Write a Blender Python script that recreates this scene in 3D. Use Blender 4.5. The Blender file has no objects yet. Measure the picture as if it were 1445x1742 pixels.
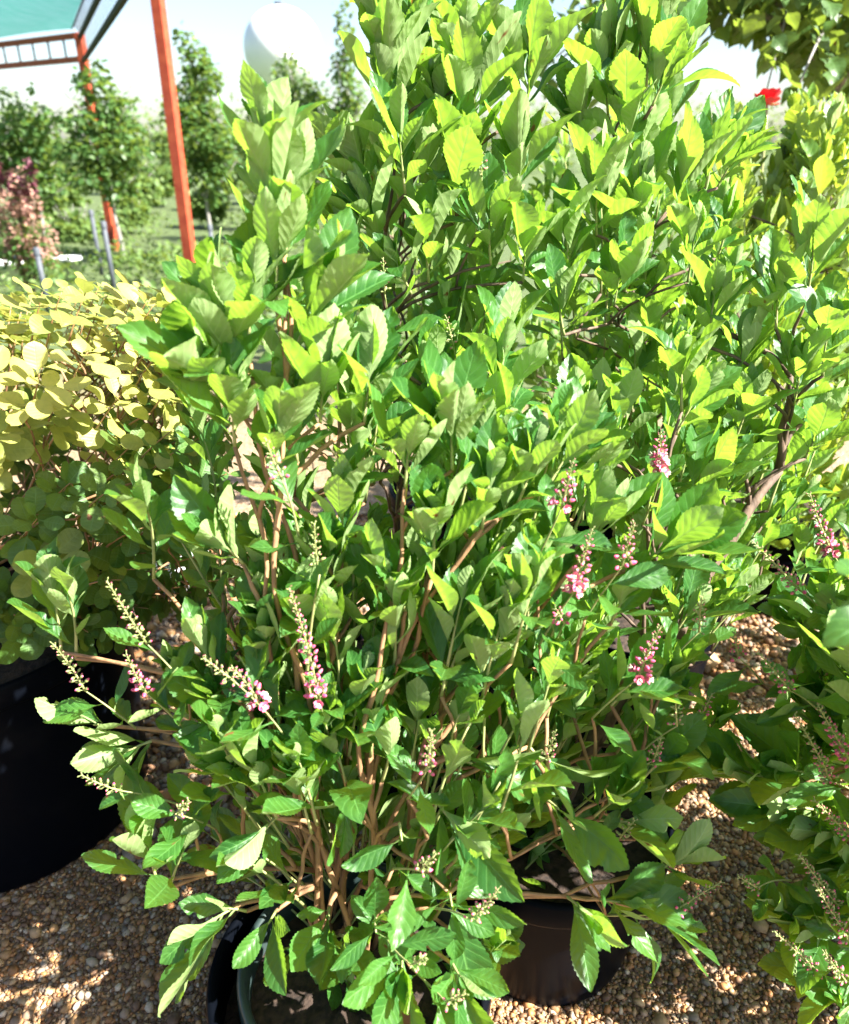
import bpy, bmesh, math, random
import numpy as np
from mathutils import Vector, Matrix

R = math.radians
scene = bpy.context.scene
rng = random.Random(11)

# ------------------------------------------------------------------ camera
H = 1.25                      # eye height
PITCH = R(25.5)
F = 1300.0; CX = 722.5; CY = 871.0
K = 0.76                      # foreground working unit in metres
cam_d = bpy.data.cameras.new('camera'); cam = bpy.data.objects.new('camera', cam_d)
scene.collection.objects.link(cam)
cam.location = (0, 0, H); cam.rotation_euler = (R(90) - PITCH, 0, 0)
cam_d.sensor_fit = 'VERTICAL'; cam_d.sensor_height = 24; cam_d.lens = 24 * F / 1742
cam_d.clip_start = 0.02; cam_d.clip_end = 2000
cam_d.dof.use_dof = True; cam_d.dof.focus_distance = 1.10; cam_d.dof.aperture_fstop = 3.0
scene.camera = cam

# ------------------------------------------------------------------ sky, sun, exposure
SUN_AZ, SUN_EL = R(112), R(43)
w = bpy.data.worlds.new('World'); scene.world = w; w.use_nodes = True
nt = w.node_tree
sky = nt.nodes.new('ShaderNodeTexSky'); sky.sky_type = 'NISHITA'; sky.sun_disc = False
sky.sun_elevation = SUN_EL; sky.sun_rotation = SUN_AZ; sky.air_density = 1.0; sky.dust_density = 1.6
bg = nt.nodes['Background']; bg.inputs['Strength'].default_value = 0.052
nt.links.new(sky.outputs[0], bg.inputs[0])
sd = bpy.data.lights.new('sun', 'SUN'); so = bpy.data.objects.new('sun', sd); scene.collection.objects.link(so)
sd.energy = 4.8; sd.angle = R(0.53); sd.color = (1.0, 0.955, 0.88)
sdir = Vector((math.cos(SUN_EL) * math.sin(SUN_AZ), math.cos(SUN_EL) * math.cos(SUN_AZ), math.sin(SUN_EL)))
so.rotation_euler = sdir.to_track_quat('Z', 'Y').to_euler()
so.location = (4, 2, 6)
vs = scene.view_settings
vs.view_transform = 'Standard'; vs.look = 'None'; vs.gamma = 1; vs.use_curve_mapping = False
vs.exposure = 2.52
scene.cycles.max_bounces = 5; scene.cycles.diffuse_bounces = 3; scene.cycles.glossy_bounces = 2; scene.cycles.transmission_bounces = 4; scene.cycles.transparent_max_bounces = 6
scene.cycles.caustics_reflective = False; scene.cycles.caustics_refractive = False

# ------------------------------------------------------------------ helpers
SP, CP = math.sin(PITCH), math.cos(PITCH)
def ray(u, v):
    a = (u - CX) / F; b = (CY - v) / F
    return Vector((a, CP + b * SP, -SP + b * CP))
def at(u, v, Y):                       # the point of a pixel's ray on the upright plane at distance Y (m)
    d = ray(u, v); return Vector((0, 0, H)) + d * (Y / d.y)
def atk(u, v, Y): return at(u, v, Y * K)
def gnd(u, v):
    d = ray(u, v); return Vector((0, 0, H)) + d * (H / -d.z)
def proj(P):                           # numpy (n,3) -> u, v, depth
    x = P[:, 0]; y = P[:, 1]; z = P[:, 2] - H
    dep = y * CP - z * SP; up = y * SP + z * CP
    dep = np.maximum(dep, 1e-3)
    return CX + F * x / dep, CY - F * up / dep, dep
def proj1(p):
    u, v, d = proj(np.array([tuple(p)])); return float(u[0]), float(v[0]), float(d[0])

COL = scene.collection
def link(o, parent=None):
    COL.objects.link(o)
    if parent is not None: o.parent = parent
    return o
def tag(o, label=None, cat=None, group=None, kind=None):
    if label: o['label'] = label
    if cat: o['category'] = cat
    if group: o['group'] = group
    if kind: o['kind'] = kind
    return o
def empty(name, loc, label, cat, group=None):
    o = bpy.data.objects.new(name, None); o.empty_display_size = 0.05
    COL.objects.link(o); o.location = loc
    return tag(o, label, cat, group)
def setparent(o, parent):
    o.parent = parent
    o.matrix_parent_inverse = Matrix.Translation(-parent.location)

class MB:
    def __init__(s): s.v = []; s.f = []; s.m = []
    def add(s, verts, faces, m=0):
        n = len(s.v); s.v.extend(verts); s.f.extend([tuple(i + n for i in f) for f in faces]); s.m.extend([m] * len(faces))
    def tube(s, pts, rad, sides=7, cap=True, m=0):
        pts = [Vector(p) for p in pts]; n = len(pts)
        if not hasattr(rad, '__len__'): rad = [rad] * n
        ref = Vector((0.31, 0.17, 0.93)); vs_ = []
        for i, p in enumerate(pts):
            t = (pts[min(i + 1, n - 1)] - pts[max(i - 1, 0)]).normalized()
            if abs(t.dot(ref)) > 0.98: ref = Vector((1, 0, 0))
            a = t.cross(ref).normalized(); b = t.cross(a)
            for k in range(sides):
                q = 2 * math.pi * k / sides
                vs_.append(p + (a * math.cos(q) + b * math.sin(q)) * rad[i])
        fs = []
        for i in range(n - 1):
            for k in range(sides):
                k2 = (k + 1) % sides
                fs.append((i * sides + k, i * sides + k2, (i + 1) * sides + k2, (i + 1) * sides + k))
        if cap:
            fs.append(tuple(range(sides - 1, -1, -1))); fs.append(tuple((n - 1) * sides + k for k in range(sides)))
        s.add(vs_, fs, m)
    def beam(s, p, q, wx, wz, m=0, up=Vector((0, 0, 1))):
        p = Vector(p); q = Vector(q); t = (q - p).normalized()
        if abs(t.dot(up)) > 0.95: up = Vector((0.3, 0.95, 0)).normalized()
        a = t.cross(up).normalized(); b = a.cross(t)
        vs_ = [c + a * (sx * wx / 2) + b * (sz * wz / 2) for c in (p, q) for sx, sz in ((-1, -1), (1, -1), (1, 1), (-1, 1))]
        s.add(vs_, [(0, 1, 2, 3), (7, 6, 5, 4), (0, 4, 5, 1), (1, 5, 6, 2), (2, 6, 7, 3), (3, 7, 4, 0)], m)
    def lathe(s, prof, seg=48, c=(0, 0, 0), m=0, wob=0.0):
        c = Vector(c); n = len(prof); vs_ = []
        for k in range(seg):
            q = 2 * math.pi * k / seg; ww = 1 + wob * math.sin(2 * q + 0.7) + wob * .6 * math.sin(3 * q)
            for r, z in prof: vs_.append(c + Vector((r * ww * math.cos(q), r * ww * math.sin(q), z)))
        fs = []
        for k in range(seg):
            k2 = (k + 1) % seg
            for i in range(n - 1): fs.append((k * n + i, k2 * n + i, k2 * n + i + 1, k * n + i + 1))
        s.add(vs_, fs, m)
    def mesh(s, name, mats, smooth=True):
        me = bpy.data.meshes.new(name)
        me.from_pydata([tuple(v) for v in s.v], [], s.f)
        for mt in (mats if isinstance(mats, (list, tuple)) else [mats]): me.materials.append(mt)
        if any(s.m): me.polygons.foreach_set('material_index', s.m)
        me.polygons.foreach_set('use_smooth', [smooth] * len(s.f)); me.update()
        return me
    def build(s, name, mats, parent=None, smooth=True):
        o = bpy.data.objects.new(name, s.mesh(name, mats, smooth)); COL.objects.link(o)
        if parent is not None: setparent(o, parent)
        return o

# ------------------------------------------------------------------ materials
def newmat(name):
    m = bpy.data.materials.new(name); m.use_nodes = True
    t = m.node_tree; t.nodes.clear()
    out = t.nodes.new('ShaderNodeOutputMaterial')
    return m, t, out
def N(t, kind, **kw):
    n = t.nodes.new(kind)
    for k, v in kw.items():
        if k in n.inputs: n.inputs[k].default_value = v
        else: setattr(n, k, v)
    return n
def math_(t, op, a, b=None, clamp=False):
    n = t.nodes.new('ShaderNodeMath'); n.operation = op; n.use_clamp = clamp
    for i, x in enumerate((a, b)):
        if x is None: continue
        if hasattr(x, 'type') and hasattr(x, 'is_linked'): t.links.new(x, n.inputs[i])
        else: n.inputs[i].default_value = x
    return n.outputs[0]
def mixc(t, fac, a, b):
    n = t.nodes.new('ShaderNodeMix'); n.data_type = 'RGBA'
    for i, x in ((0, fac), (6, a), (7, b)):
        if hasattr(x, 'is_linked'): t.links.new(x, n.inputs[i])
        else: n.inputs[i].default_value = x if i == 0 else (*x, 1)
    return n.outputs[2]
def simple(name, col, rough=0.6, col2=None, scale=20, bump=0.0, metallic=0, spec=0.5, detail=5, contrast=(0.35, 0.65), stretch=None):
    m, t, out = newmat(name)
    p = N(t, 'ShaderNodeBsdfPrincipled', Roughness=rough, Metallic=metallic)
    p.inputs['Specular IOR Level'].default_value = spec
    p.inputs['Base Color'].default_value = (*col, 1)
    t.links.new(p.outputs[0], out.inputs[0])
    if col2 or bump:
        tc = N(t, 'ShaderNodeTexCoord'); no = N(t, 'ShaderNodeTexNoise', Scale=scale, Detail=detail)
        src = tc.outputs['Object']
        if stretch:
            mp = N(t, 'ShaderNodeMapping'); mp.inputs['Scale'].default_value = stretch
            t.links.new(src, mp.inputs[0]); src = mp.outputs[0]
        t.links.new(src, no.inputs['Vector'])
        if col2:
            mr = N(t, 'ShaderNodeMapRange'); mr.inputs[1].default_value = contrast[0]; mr.inputs[2].default_value = contrast[1]
            t.links.new(no.outputs[0], mr.inputs[0])
            t.links.new(mixc(t, mr.outputs[0], col, col2), p.inputs['Base Color'])
        if bump:
            b = N(t, 'ShaderNodeBump', Strength=bump, Distance=0.005); t.links.new(no.outputs[0], b.inputs['Height']); t.links.new(b.outputs[0], p.inputs['Normal'])
    return m

def leafmat(name, top1, top2, under, trans, trans_fac=0.42, rough=0.36, nvein=8.0, slope=3.0, bump=0.35, vein_l=0.5, tip=None, spots=True):
    """two-sided leaf blade: glossy upper side, matt paler underside, light passing through"""
    m, t, out = newmat(name)
    uv = N(t, 'ShaderNodeUVMap'); uv.uv_map = 'UVMap'
    sp = N(t, 'ShaderNodeSeparateXYZ'); t.links.new(uv.outputs[0], sp.inputs[0])
    ax = math_(t, 'ABSOLUTE', math_(t, 'SUBTRACT', math_(t, 'MULTIPLY', sp.outputs[0], 2.0), 1.0))
    y = sp.outputs[1]
    ph = math_(t, 'SUBTRACT', math_(t, 'MULTIPLY', y, nvein), math_(t, 'MULTIPLY', ax, slope * 0.55))
    fr = math_(t, 'PINGPONG', ph, 0.5)                                    # 0 on the vein, .5 between
    vein = math_(t, 'SUBTRACT', 1.0, math_(t, 'MULTIPLY', fr, 8.0), True)
    mid = math_(t, 'SUBTRACT', 1.0, math_(t, 'MULTIPLY', ax, 13.0), True)
    vm = math_(t, 'MAXIMUM', math_(t, 'MULTIPLY', vein, 0.6), mid)
    at_ = N(t, 'ShaderNodeAttribute'); at_.attribute_name = 'lr'
    oi = N(t, 'ShaderNodeObjectInfo')
    r = math_(t, 'FRACT', math_(t, 'ADD', at_.outputs['Fac'], oi.outputs['Random']))
    r2 = math_(t, 'FRACT', math_(t, 'MULTIPLY', r, 7.31))
    # blotchy tone inside one leaf
    cmb = N(t, 'ShaderNodeCombineXYZ'); t.links.new(sp.outputs[0], cmb.inputs[0]); t.links.new(y, cmb.inputs[1])
    t.links.new(math_(t, 'MULTIPLY', r, 40.0), cmb.inputs[2])
    no = N(t, 'ShaderNodeTexNoise', Scale=3.0, Detail=2.0); t.links.new(cmb.outputs[0], no.inputs['Vector'])
    fine = N(t, 'ShaderNodeTexNoise', Scale=26.0, Detail=0.0); t.links.new(cmb.outputs[0], fine.inputs['Vector'])
    f = math_(t, 'ADD', math_(t, 'MULTIPLY', r, 0.75), math_(t, 'MULTIPLY', math_(t, 'SUBTRACT', no.outputs[0], 0.5), 1.1), True)
    ctop = mixc(t, f, top1, top2)
    ctop = mixc(t, math_(t, 'MULTIPLY', vm, vein_l), ctop, tuple(min(1, c * 2.2 + 0.05) for c in top2))
    cund = mixc(t, f, tuple(c * 0.85 for c in under), tuple(min(1, c * 1.12) for c in under))
    cund = mixc(t, math_(t, 'MULTIPLY', vm, 0.6), cund, tuple(min(1, c * 1.6 + .06) for c in under))
    ctr = mixc(t, f, tuple(c * 0.74 for c in trans), trans)
    ctr = mixc(t, vm, ctr, tuple(c * 0.42 + .03 for c in trans))
    if tip is not None:        # sun-bleached leaves: own colour carried per leaf
        ta = N(t, 'ShaderNodeAttribute'); ta.attribute_name = 'gold'
        oc = N(t, 'ShaderNodeObjectInfo')
        g = math_(t, 'ADD', ta.outputs['Fac'], math_(t, 'SUBTRACT', 1.0, oc.outputs['Alpha']), True)
        g = math_(t, 'MULTIPLY', g, math_(t, 'ADD', 0.55, math_(t, 'MULTIPLY', no.outputs[0], 0.9)), True)
        ctop = mixc(t, g, ctop, tip); cund = mixc(t, g, cund, tuple(c * 1.0 for c in tip)); ctr = mixc(t, g, ctr, tuple(c * 0.95 for c in tip))
    if spots:
        thr = math_(t, 'SUBTRACT', 0.82, math_(t, 'MULTIPLY', math_(t, 'POWER', r2, 3.5), 0.20))
        sm = math_(t, 'MULTIPLY', math_(t, 'SUBTRACT', no.outputs[0], thr), 14.0, True)
        brown = (0.16, 0.07, 0.025)
        ctop = mixc(t, sm, ctop, brown); cund = mixc(t, sm, cund, brown); ctr = mixc(t, sm, ctr, (0.2, .08, .02))
    hgt = math_(t, 'ADD', math_(t, 'SUBTRACT', math_(t, 'POWER', math_(t, 'MULTIPLY', fr, 2.0), 0.6), math_(t, 'MULTIPLY', mid, 1.2)), math_(t, 'MULTIPLY', fine.outputs[0], 0.2))
    bp = N(t, 'ShaderNodeBump', Strength=bump, Distance=0.0022); t.links.new(hgt, bp.inputs['Height'])
    pt = N(t, 'ShaderNodeBsdfPrincipled'); pt.inputs['Specular IOR Level'].default_value = 0.5
    t.links.new(math_(t, 'ADD', rough, math_(t, 'MULTIPLY', fine.outputs[0], 0.14)), pt.inputs['Roughness'])
    t.links.new(ctop, pt.inputs['Base Color']); t.links.new(bp.outputs[0], pt.inputs['Normal'])
    pu = N(t, 'ShaderNodeBsdfPrincipled', Roughness=0.62); pu.inputs['Specular IOR Level'].default_value = 0.3
    t.links.new(cund, pu.inputs['Base Color']); t.links.new(bp.outputs[0], pu.inputs['Normal'])
    ge = N(t, 'ShaderNodeNewGeometry'); ms = N(t, 'ShaderNodeMixShader')
    t.links.new(ge.outputs['Backfacing'], ms.inputs[0]); t.links.new(pt.outputs[0], ms.inputs[1]); t.links.new(pu.outputs[0], ms.inputs[2])
    tr = N(t, 'ShaderNodeBsdfTranslucent'); t.links.new(ctr, tr.inputs[0]); t.links.new(bp.outputs[0], tr.inputs[1])
    mx = N(t, 'ShaderNodeMixShader'); mx.inputs[0].default_value = trans_fac
    t.links.new(ms.outputs[0], mx.inputs[1]); t.links.new(tr.outputs[0], mx.inputs[2])
    t.links.new(mx.outputs[0], out.inputs[0])
    return m

M = {}
M['clethra'] = leafmat('clethra_leaf', (0.022, 0.098, 0.020), (0.06, 0.18, 0.026), (0.30, 0.43, 0.165), (0.36, 0.64, 0.045), rough=0.36, bump=0.22, trans_fac=.47)
M['smoke'] = leafmat('smoke_bush_leaf', (0.035, 0.115, 0.022), (0.085, 0.18, 0.03), (0.10, 0.19, 0.05), (0.28, 0.42, 0.04), rough=0.45, nvein=7, slope=1.6, bump=0.16, tip=(0.52, 0.50, 0.12))
M['heart'] = leafmat('heart_leaf', (0.03, 0.085, 0.018), (0.07, 0.15, 0.03), (0.12, 0.2, 0.06), (0.30, 0.42, 0.04), nvein=5, slope=2.5, bump=0.15)
M['pear'] = leafmat('pear_leaf', (0.03, 0.085, 0.022), (0.09, 0.175, 0.035), (0.15, 0.22, 0.08), (0.28, 0.40, 0.05), rough=0.4, bump=0.05, spots=False)
M['pale'] = leafmat('pale_leaf', (0.06, 0.13, 0.025), (0.14, 0.21, 0.05), (0.14, 0.21, 0.07), (0.30, 0.40, 0.06), rough=0.5, bump=0.05, spots=False)
M['lime'] = leafmat('lime_leaf', (0.06, 0.16, 0.02), (0.14, 0.26, 0.03), (0.3, 0.4, 0.15), (0.52, 0.66, 0.05), bump=0.2, nvein=7)
M['plume'] = leafmat('plume_leaf', (0.30, 0.15, 0.13), (0.45, 0.27, 0.19), (0.4, 0.25, 0.2), (0.5, 0.28, 0.2), rough=0.8, bump=0.0, spots=False)
M['purple'] = leafmat('purple_leaf', (0.11, 0.03, 0.05), (0.2, 0.06, 0.09), (0.2, 0.08, 0.1), (0.35, 0.08, 0.12), rough=0.5, bump=0.0, spots=False)
M['bark_tan'] = simple('tan_bark', (0.20, 0.105, 0.05), 0.75, (0.36, 0.20, 0.095), 60, 0.6, stretch=(1, 1, .25))
M['bark_dark'] = simple('dark_bark', (0.065, 0.042, 0.03), 0.8, (0.16, 0.105, 0.07), 60, 0.7, stretch=(1, 1, .25))
M['bark_grey'] = simple('grey_bark', (0.16, 0.15, 0.135), 0.85, (0.28, 0.27, 0.25), 40, 0.6, stretch=(1, 1, .3))
M['shoot'] = simple('green_shoot', (0.24, 0.29, 0.10), 0.5, (0.34, 0.34, 0.14), 30)
M['shoot_red'] = simple('reddish_shoot', (0.24, 0.115, 0.045), 0.5, (0.33, 0.22, 0.09), 25)
M['pot'] = simple('black_pot_plastic', (0.0022, 0.003, 0.005), 0.32, (0.006, 0.0065, 0.008), 7, 0.05, contrast=(0.55, 0.85), detail=8, spec=.18)
M['pot'].node_tree.nodes['Principled BSDF'].inputs['IOR'].default_value = 1.16
M['pot_green'] = simple('green_black_pot_plastic', (0.02, 0.035, 0.034), 0.38, (0.05, 0.065, 0.06), 10, 0.05, contrast=(0.5, .8), detail=8)
M['soil'] = simple('potting_soil', (0.012, 0.008, 0.006), 0.95, (0.05, 0.03, 0.02), 90, 1.0)
M['bud_green'] = simple('bud_calyx', (0.15, 0.21, 0.06), 0.55, (0.25, 0.28, 0.10), 300)
M['bud_pink'] = simple('bud_pink', (0.50, 0.035, 0.13), 0.5, (0.60, 0.13, 0.24), 400)
M['petal'] = simple('petal_pink', (0.72, 0.24, 0.36), 0.55, (0.66, 0.09, 0.22), 180)
M['stamen'] = simple('stamen', (0.8, 0.72, 0.5), 0.6)

# ------------------------------------------------------------------ leaf meshes
def leaf_mesh(name, mat, prof, rows, cols, W, bend, fold, wave, teeth, petiole, tooth_from=0.3, droop_tip=0.0, seed=0, skew=0.0):
    """a blade of unit length along +Y, upper side +Z; prof = [(t, halfwidth)]"""
    r_ = random.Random(seed)
    pt = [p[0] for p in prof]; pw = [p[1] for p in prof]
    V = []; UV = []; ts = []
    if petiole: ts += [-petiole, -petiole * 0.5]
    ts += [i / (rows - 1) for i in range(rows)]
    y = 0.0; z = 0.0; ang = 0.0; last = ts[0]
    ph = r_.uniform(0, 6.28); cols2 = cols // 2
    ncol = cols; bite = (r_.uniform(.3, .85), r_.choice((-1, 1)), r_.uniform(.04, .1), r_.uniform(.25, .6)) if (teeth and seed % 4 == 1) else None
    for i, t in enumerate(ts):
        dt = t - last; last = t
        tt = max(0, t)
        ang = bend * (tt ** 1.3) + droop_tip * max(0, tt - 0.7) ** 1.5 * 5
        y += dt * math.cos(ang); z -= dt * math.sin(ang)
        hw = W * float(np.interp(tt, pt, pw)) if t >= 0 else 0.009
        hw = max(hw, 0.009 if t < 0.95 else 0.0005)
        k = i - (2 if petiole else 0)
        for c in range(ncol):
            s = (c - cols2) / cols2                     # -1..1
            sx = s * hw; yy = y; zz = z
            if abs(s) == 1 and t > tooth_from and t < 0.985 and teeth:
                if k % 2 == 1: sx *= 1 + teeth * r_.uniform(.7, 1.3)
                else: sx *= 1 - teeth * 0.4; 
                if k % 2 == 1: yy += 0.009
            if bite and s * bite[1] > 0 and abs(t - bite[0]) < bite[2]: sx *= 1 - bite[3] * (1 - (abs(t - bite[0]) / bite[2]) ** 2)
            a = abs(s)
            zz += fold * a * hw + wave * math.sin(t * 9 + ph + (2.1 if s > 0 else 0)) * a * a * W
            if 0 < a < 1: zz += 0.018 * W * math.sin(2 * math.pi * (t * 7 - a * 1.2))
            sx += skew * tt * tt
            V.append((sx, yy, zz)); UV.append((0.5 + 0.5 * s, tt))
    Fc = []
    for i in range(len(ts) - 1):
        for c in range(ncol - 1):
            a = i * ncol + c; Fc.append((a, a + 1, a + ncol + 1, a + ncol))
    me = bpy.data.meshes.new(name); me.from_pydata(V, [], Fc); me.materials.append(mat)
    me.polygons.foreach_set('use_smooth', [True] * len(Fc))
    uvl = me.uv_layers.new(name='UVMap')
    li = np.empty(len(me.loops), dtype=np.int32); me.loops.foreach_get('vertex_index', li)
    uvl.data.foreach_set('uv', np.array(UV, dtype=np.float32)[li].ravel())
    me.update()
    return dict(me=me, V=np.array(V, dtype=np.float32), F=np.array(Fc, dtype=np.int32), UV=np.array(UV, dtype=np.float32))

CLE = [(0, 0.03), (.06, .07), (.15, .20), (.28, .47), (.42, .78), (.52, .96), (.59, 1.0), (.67, .97), (.75, .86), (.83, .67), (.90, .43), (.95, .23), (1, 0.0)]
CLE_R = [(0, 0.03), (.06, .10), (.15, .30), (.28, .60), (.42, .86), (.53, .99), (.63, 1.0), (.73, .91), (.82, .72), (.90, .46), (.96, .2), (1, 0.0)]
ROUND = [(0, 0.08), (.05, .3), (.14, .58), (.28, .86), (.45, 1.0), (.6, 1.0), (.75, .9), (.87, .68), (.95, .4), (1, 0.0)]
HEART = [(0, 0.5), (.03, .74), (.1, .93), (.2, 1.0), (.35, .96), (.5, .82), (.65, .6), (.8, .34), (.9, .15), (1, 0.0)]
def variants(kind, n):
    out = []; r_ = random.Random(hash(kind) % 7 + 5 if False else len(kind) * 13)
    for i in range(n):
        if kind in ('clethra', 'lime'):
            out.append(leaf_mesh('leaf', M[kind], CLE if i % 2 else CLE_R, 35, 5, r_.uniform(.178, .228), (r_.uniform(-0.4, 0.25) if i % 7 else r_.choice((-1, 1)) * r_.uniform(.6, 1.2)), r_.uniform(.05, .85), r_.uniform(.03, .22), 0.055, 0.09, droop_tip=r_.uniform(-.6, .35), seed=i, skew=r_.uniform(-.06, .06)))
        elif kind == 'smoke':
            out.append(leaf_mesh('leaf', M[kind], ROUND, 13, 5, r_.uniform(.36, .44), r_.uniform(-.2, .6), r_.uniform(-.1, .35), r_.uniform(.02, .12), 0, 0.35, seed=i))
        elif kind == 'heart':
            out.append(leaf_mesh('leaf', M[kind], HEART, 13, 5, r_.uniform(.40, .46), r_.uniform(0, .7), r_.uniform(0, .4), r_.uniform(.03, .12), 0, 0.4, droop_tip=.4, seed=i))
    return out
VAR = {'clethra': variants('clethra', 34), 'smoke': variants('smoke', 10), 'heart': variants('heart', 8), 'lime': variants('lime', 10)}

ALL = []                  # every shrub whose leaves are sorted by how large they show
class Plant:
    def __init__(s, root, kind, base, spread, bark, limit=300):
        s.root = root; s.kind = kind; s.base = Vector(base); s.spread = spread; s.bark = bark; s.limit = limit
        s.leaves = []          # (matrix 4x4, variant, gold)
        s.nodes = []           # points old wood passes through
        s.spikes = []; s.scale = 1.0; ALL.append(s)
    def leaf(s, pos, d, up, L, twist=0.0, gold=0.0, gravity=0.0):
        d = Vector(d); d.z -= gravity; d.normalize()
        n = up - d * up.dot(d)
        if n.length < 1e-3: n = Vector((1, 0, 0)) - d * d.x
        n.normalize(); x = d.cross(n)
        m = Matrix(((x.x, d.x, n.x), (x.y, d.y, n.y), (x.z, d.z, n.z))).to_4x4()
        m = m @ Matrix.Rotation(twist, 4, 'Y')
        m = Matrix.Translation(pos) @ m @ Matrix.Diagonal((L * rng.uniform(.88, 1.12), L, L, 1))
        s.leaves.append((m, rng.randrange(len(VAR[s.kind])), gold))
    def wood(s, node, r0=0.0022, direct=False, forced_from=None, mat=None):
        """old wood from the pot, or from a lower stem nearby, up to a node"""
        best = None
        if not direct:
            for q, rq in s.nodes:
                if q.z < node.z - 0.05 or (q.z < node.z + .05 and (q - s.base).length < .8 * (node - s.base).length):
                    dd = (q - node).length + 0.6 * Vector((q.x - node.x, q.y - node.y)).length
                    if dd < 0.62 and (best is None or dd < best[0]): best = (dd, q, rq)
        if best: p0 = best[1]; rb = min(best[2], r0 * 1.7)
        else:
            a = rng.uniform(0, 6.28); rr = s.spread * math.sqrt(rng.random())
            p0 = s.base + Vector((rr * math.cos(a), rr * math.sin(a), 0)); rb = r0 * 1.75
        L = (node - p0).length
        c = p0.lerp(node, 0.45) + Vector((0, 0, (0.22 if not best else 0.1) * L))
        hv = node - p0; c -= Vector((hv.x, hv.y, 0)) * 0.18
        n = max(5, int(L / 0.035)); pts = []; rad = []
        j = [rng.uniform(-1, 1) for _ in range(6)]
        for i in range(n + 1):
            f = i / n
            p = p0 * (1 - f) ** 2 + c * 2 * f * (1 - f) + node * f * f
            k = L * 0.02 * math.sin(math.pi * f)
            p += Vector((math.sin(f * 9 + j[0] * 3) * k + math.sin(f * 23 + j[3] * 3) * k * .35, math.sin(f * 8 + j[1] * 3) * k, math.sin(f * 12 + j[2] * 3) * k * .4))
            pts.append(p); rad.append((rb * (1 - f) + r0 * f) * (1 + 0.12 * math.sin(f * 31 + j[4] * 5)))
        mb = MB(); mb.tube(pts, rad, 7); mb.build('stem', M[mat or s.bark], s.root)
        for i in range(1, n + 1, 2): s.nodes.append((pts[i], rad[i]))
        return pts
    def shoot(s, tip, node, n=11, L=0.09, start=0.15, r=0.0021, incl=(50, 11), gold=0.0, gravity=0.03, direct=False, wood=True, bow=None, mat='shoot', top=True):
        tip = Vector(tip); node = Vector(node)
        if wood: s.wood(node, r * 1.12, direct)
        ax = tip - node; SL = ax.length
        side = ax.cross(Vector((0, 0, 1)));  side = side.normalized() if side.length > 1e-4 else Vector((1, 0, 0))
        b = (rng.uniform(-.05, .05) if bow is None else bow) * SL
        pts = []; m = 8
        for i in range(m + 1):
            f = i / m; pts.append(node + ax * f + side * (b * math.sin(math.pi * f)) + Vector((0, 0, 1)) * (0.03 * SL * math.sin(math.pi * f)))
        mb = MB(); mb.tube(pts, [r * (1.05 - 0.55 * i / m) for i in range(m + 1)], 6); mb.build('shoot', M[mat], s.root)
        a0 = rng.uniform(0, 6.28)
        n = max(5, round(n * 1.2))
        for i in range(n):
            f = i / max(1, n - 1); q = start + (1 - start) * (f ** 0.9)
            k = min(m - 1, int(q * m)); p = pts[k].lerp(pts[k + 1], q * m - k); t = (pts[k + 1] - pts[k]).normalized()
            ref = Vector((0, 0, 1)) if abs(t.z) < .9 else Vector((1, 0, 0))
            e1 = t.cross(ref).normalized(); e2 = t.cross(e1)
            an = a0 + i * 2.399 + rng.uniform(-.35, .35)
            rad = e1 * math.cos(an) + e2 * math.sin(an)
            inc = R(incl[0] + (incl[1] - incl[0]) * (f ** 0.8) + rng.uniform(-13, 13))
            d = t * math.cos(inc) + rad * math.sin(inc)
            ll = 0.95 * s.scale * L * (0.70 + 0.38 * math.sin(math.pi * min(1.0, 0.12 + f * 0.95))) * rng.uniform(.62, 1.18)
            if f > 0.9: ll *= 0.72
            up = (t * 0.9 + Vector((0, 0, 0.35)) - rad * 0.25)
            s.leaf(p, d, up, ll, rng.gauss(0, .28), gold, gravity * (1.3 - f))
    def spike(s, base, tip, pink, dens=1.0): s.spikes.append((Vector(base), Vector(tip), pink, dens))

OPEN = [(1190, 1380, 45), (1250, 1440, 40), (1262, 1540, 30), (1235, 1620, 62), (1180, 1690, 70), (1285, 1690, 48), (1090, 1715, 35), (1000, 1725, 30), (1290, 1120, 50), (1255, 1080, 30), (1310, 1180, 30),
        (100, 1640, 130), (40, 1560, 110), (190, 1560, 50), (300, 1300, 26), (285, 1045, 38), (240, 1690, 90), (330, 1715, 40), (1245, 110, 50), (70, 1300, 85), (60, 1420, 95), (120, 1430, 75), (925, 1640, 45), (1060, 1645, 45), (900, 1690, 30), (1000, 1685, 38), (1045, 1590, 28), (915, 1560, 28), (590, 1500, 30),
        (340, 250, 62), (370, 330, 45), (200, 420, 60), (120, 440, 60), (560, 90, 30), (1305, 176, 42), (292, 955, 36), (120, 600, 150), (190, 740, 55), (60, 780, 110), (215, 520, 50), (150, 860, 40), (480, 60, 70), (400, 60, 60), (350, 130, 60)]
def leaf_points(mats, Ls=14, Ws=5):
    t = np.linspace(0.05, .98, Ls); w_ = np.interp(t, [p[0] for p in CLE], [p[1] for p in CLE]) * 0.22
    P = np.array([(w_[i] * x, t[i], 0.02, 1) for i in range(Ls) for x in np.linspace(-.9, .9, Ws)])
    return np.einsum('nij,kj->nki', np.array([np.array(m) for m in mats]), P)[:, :, :3]

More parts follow.
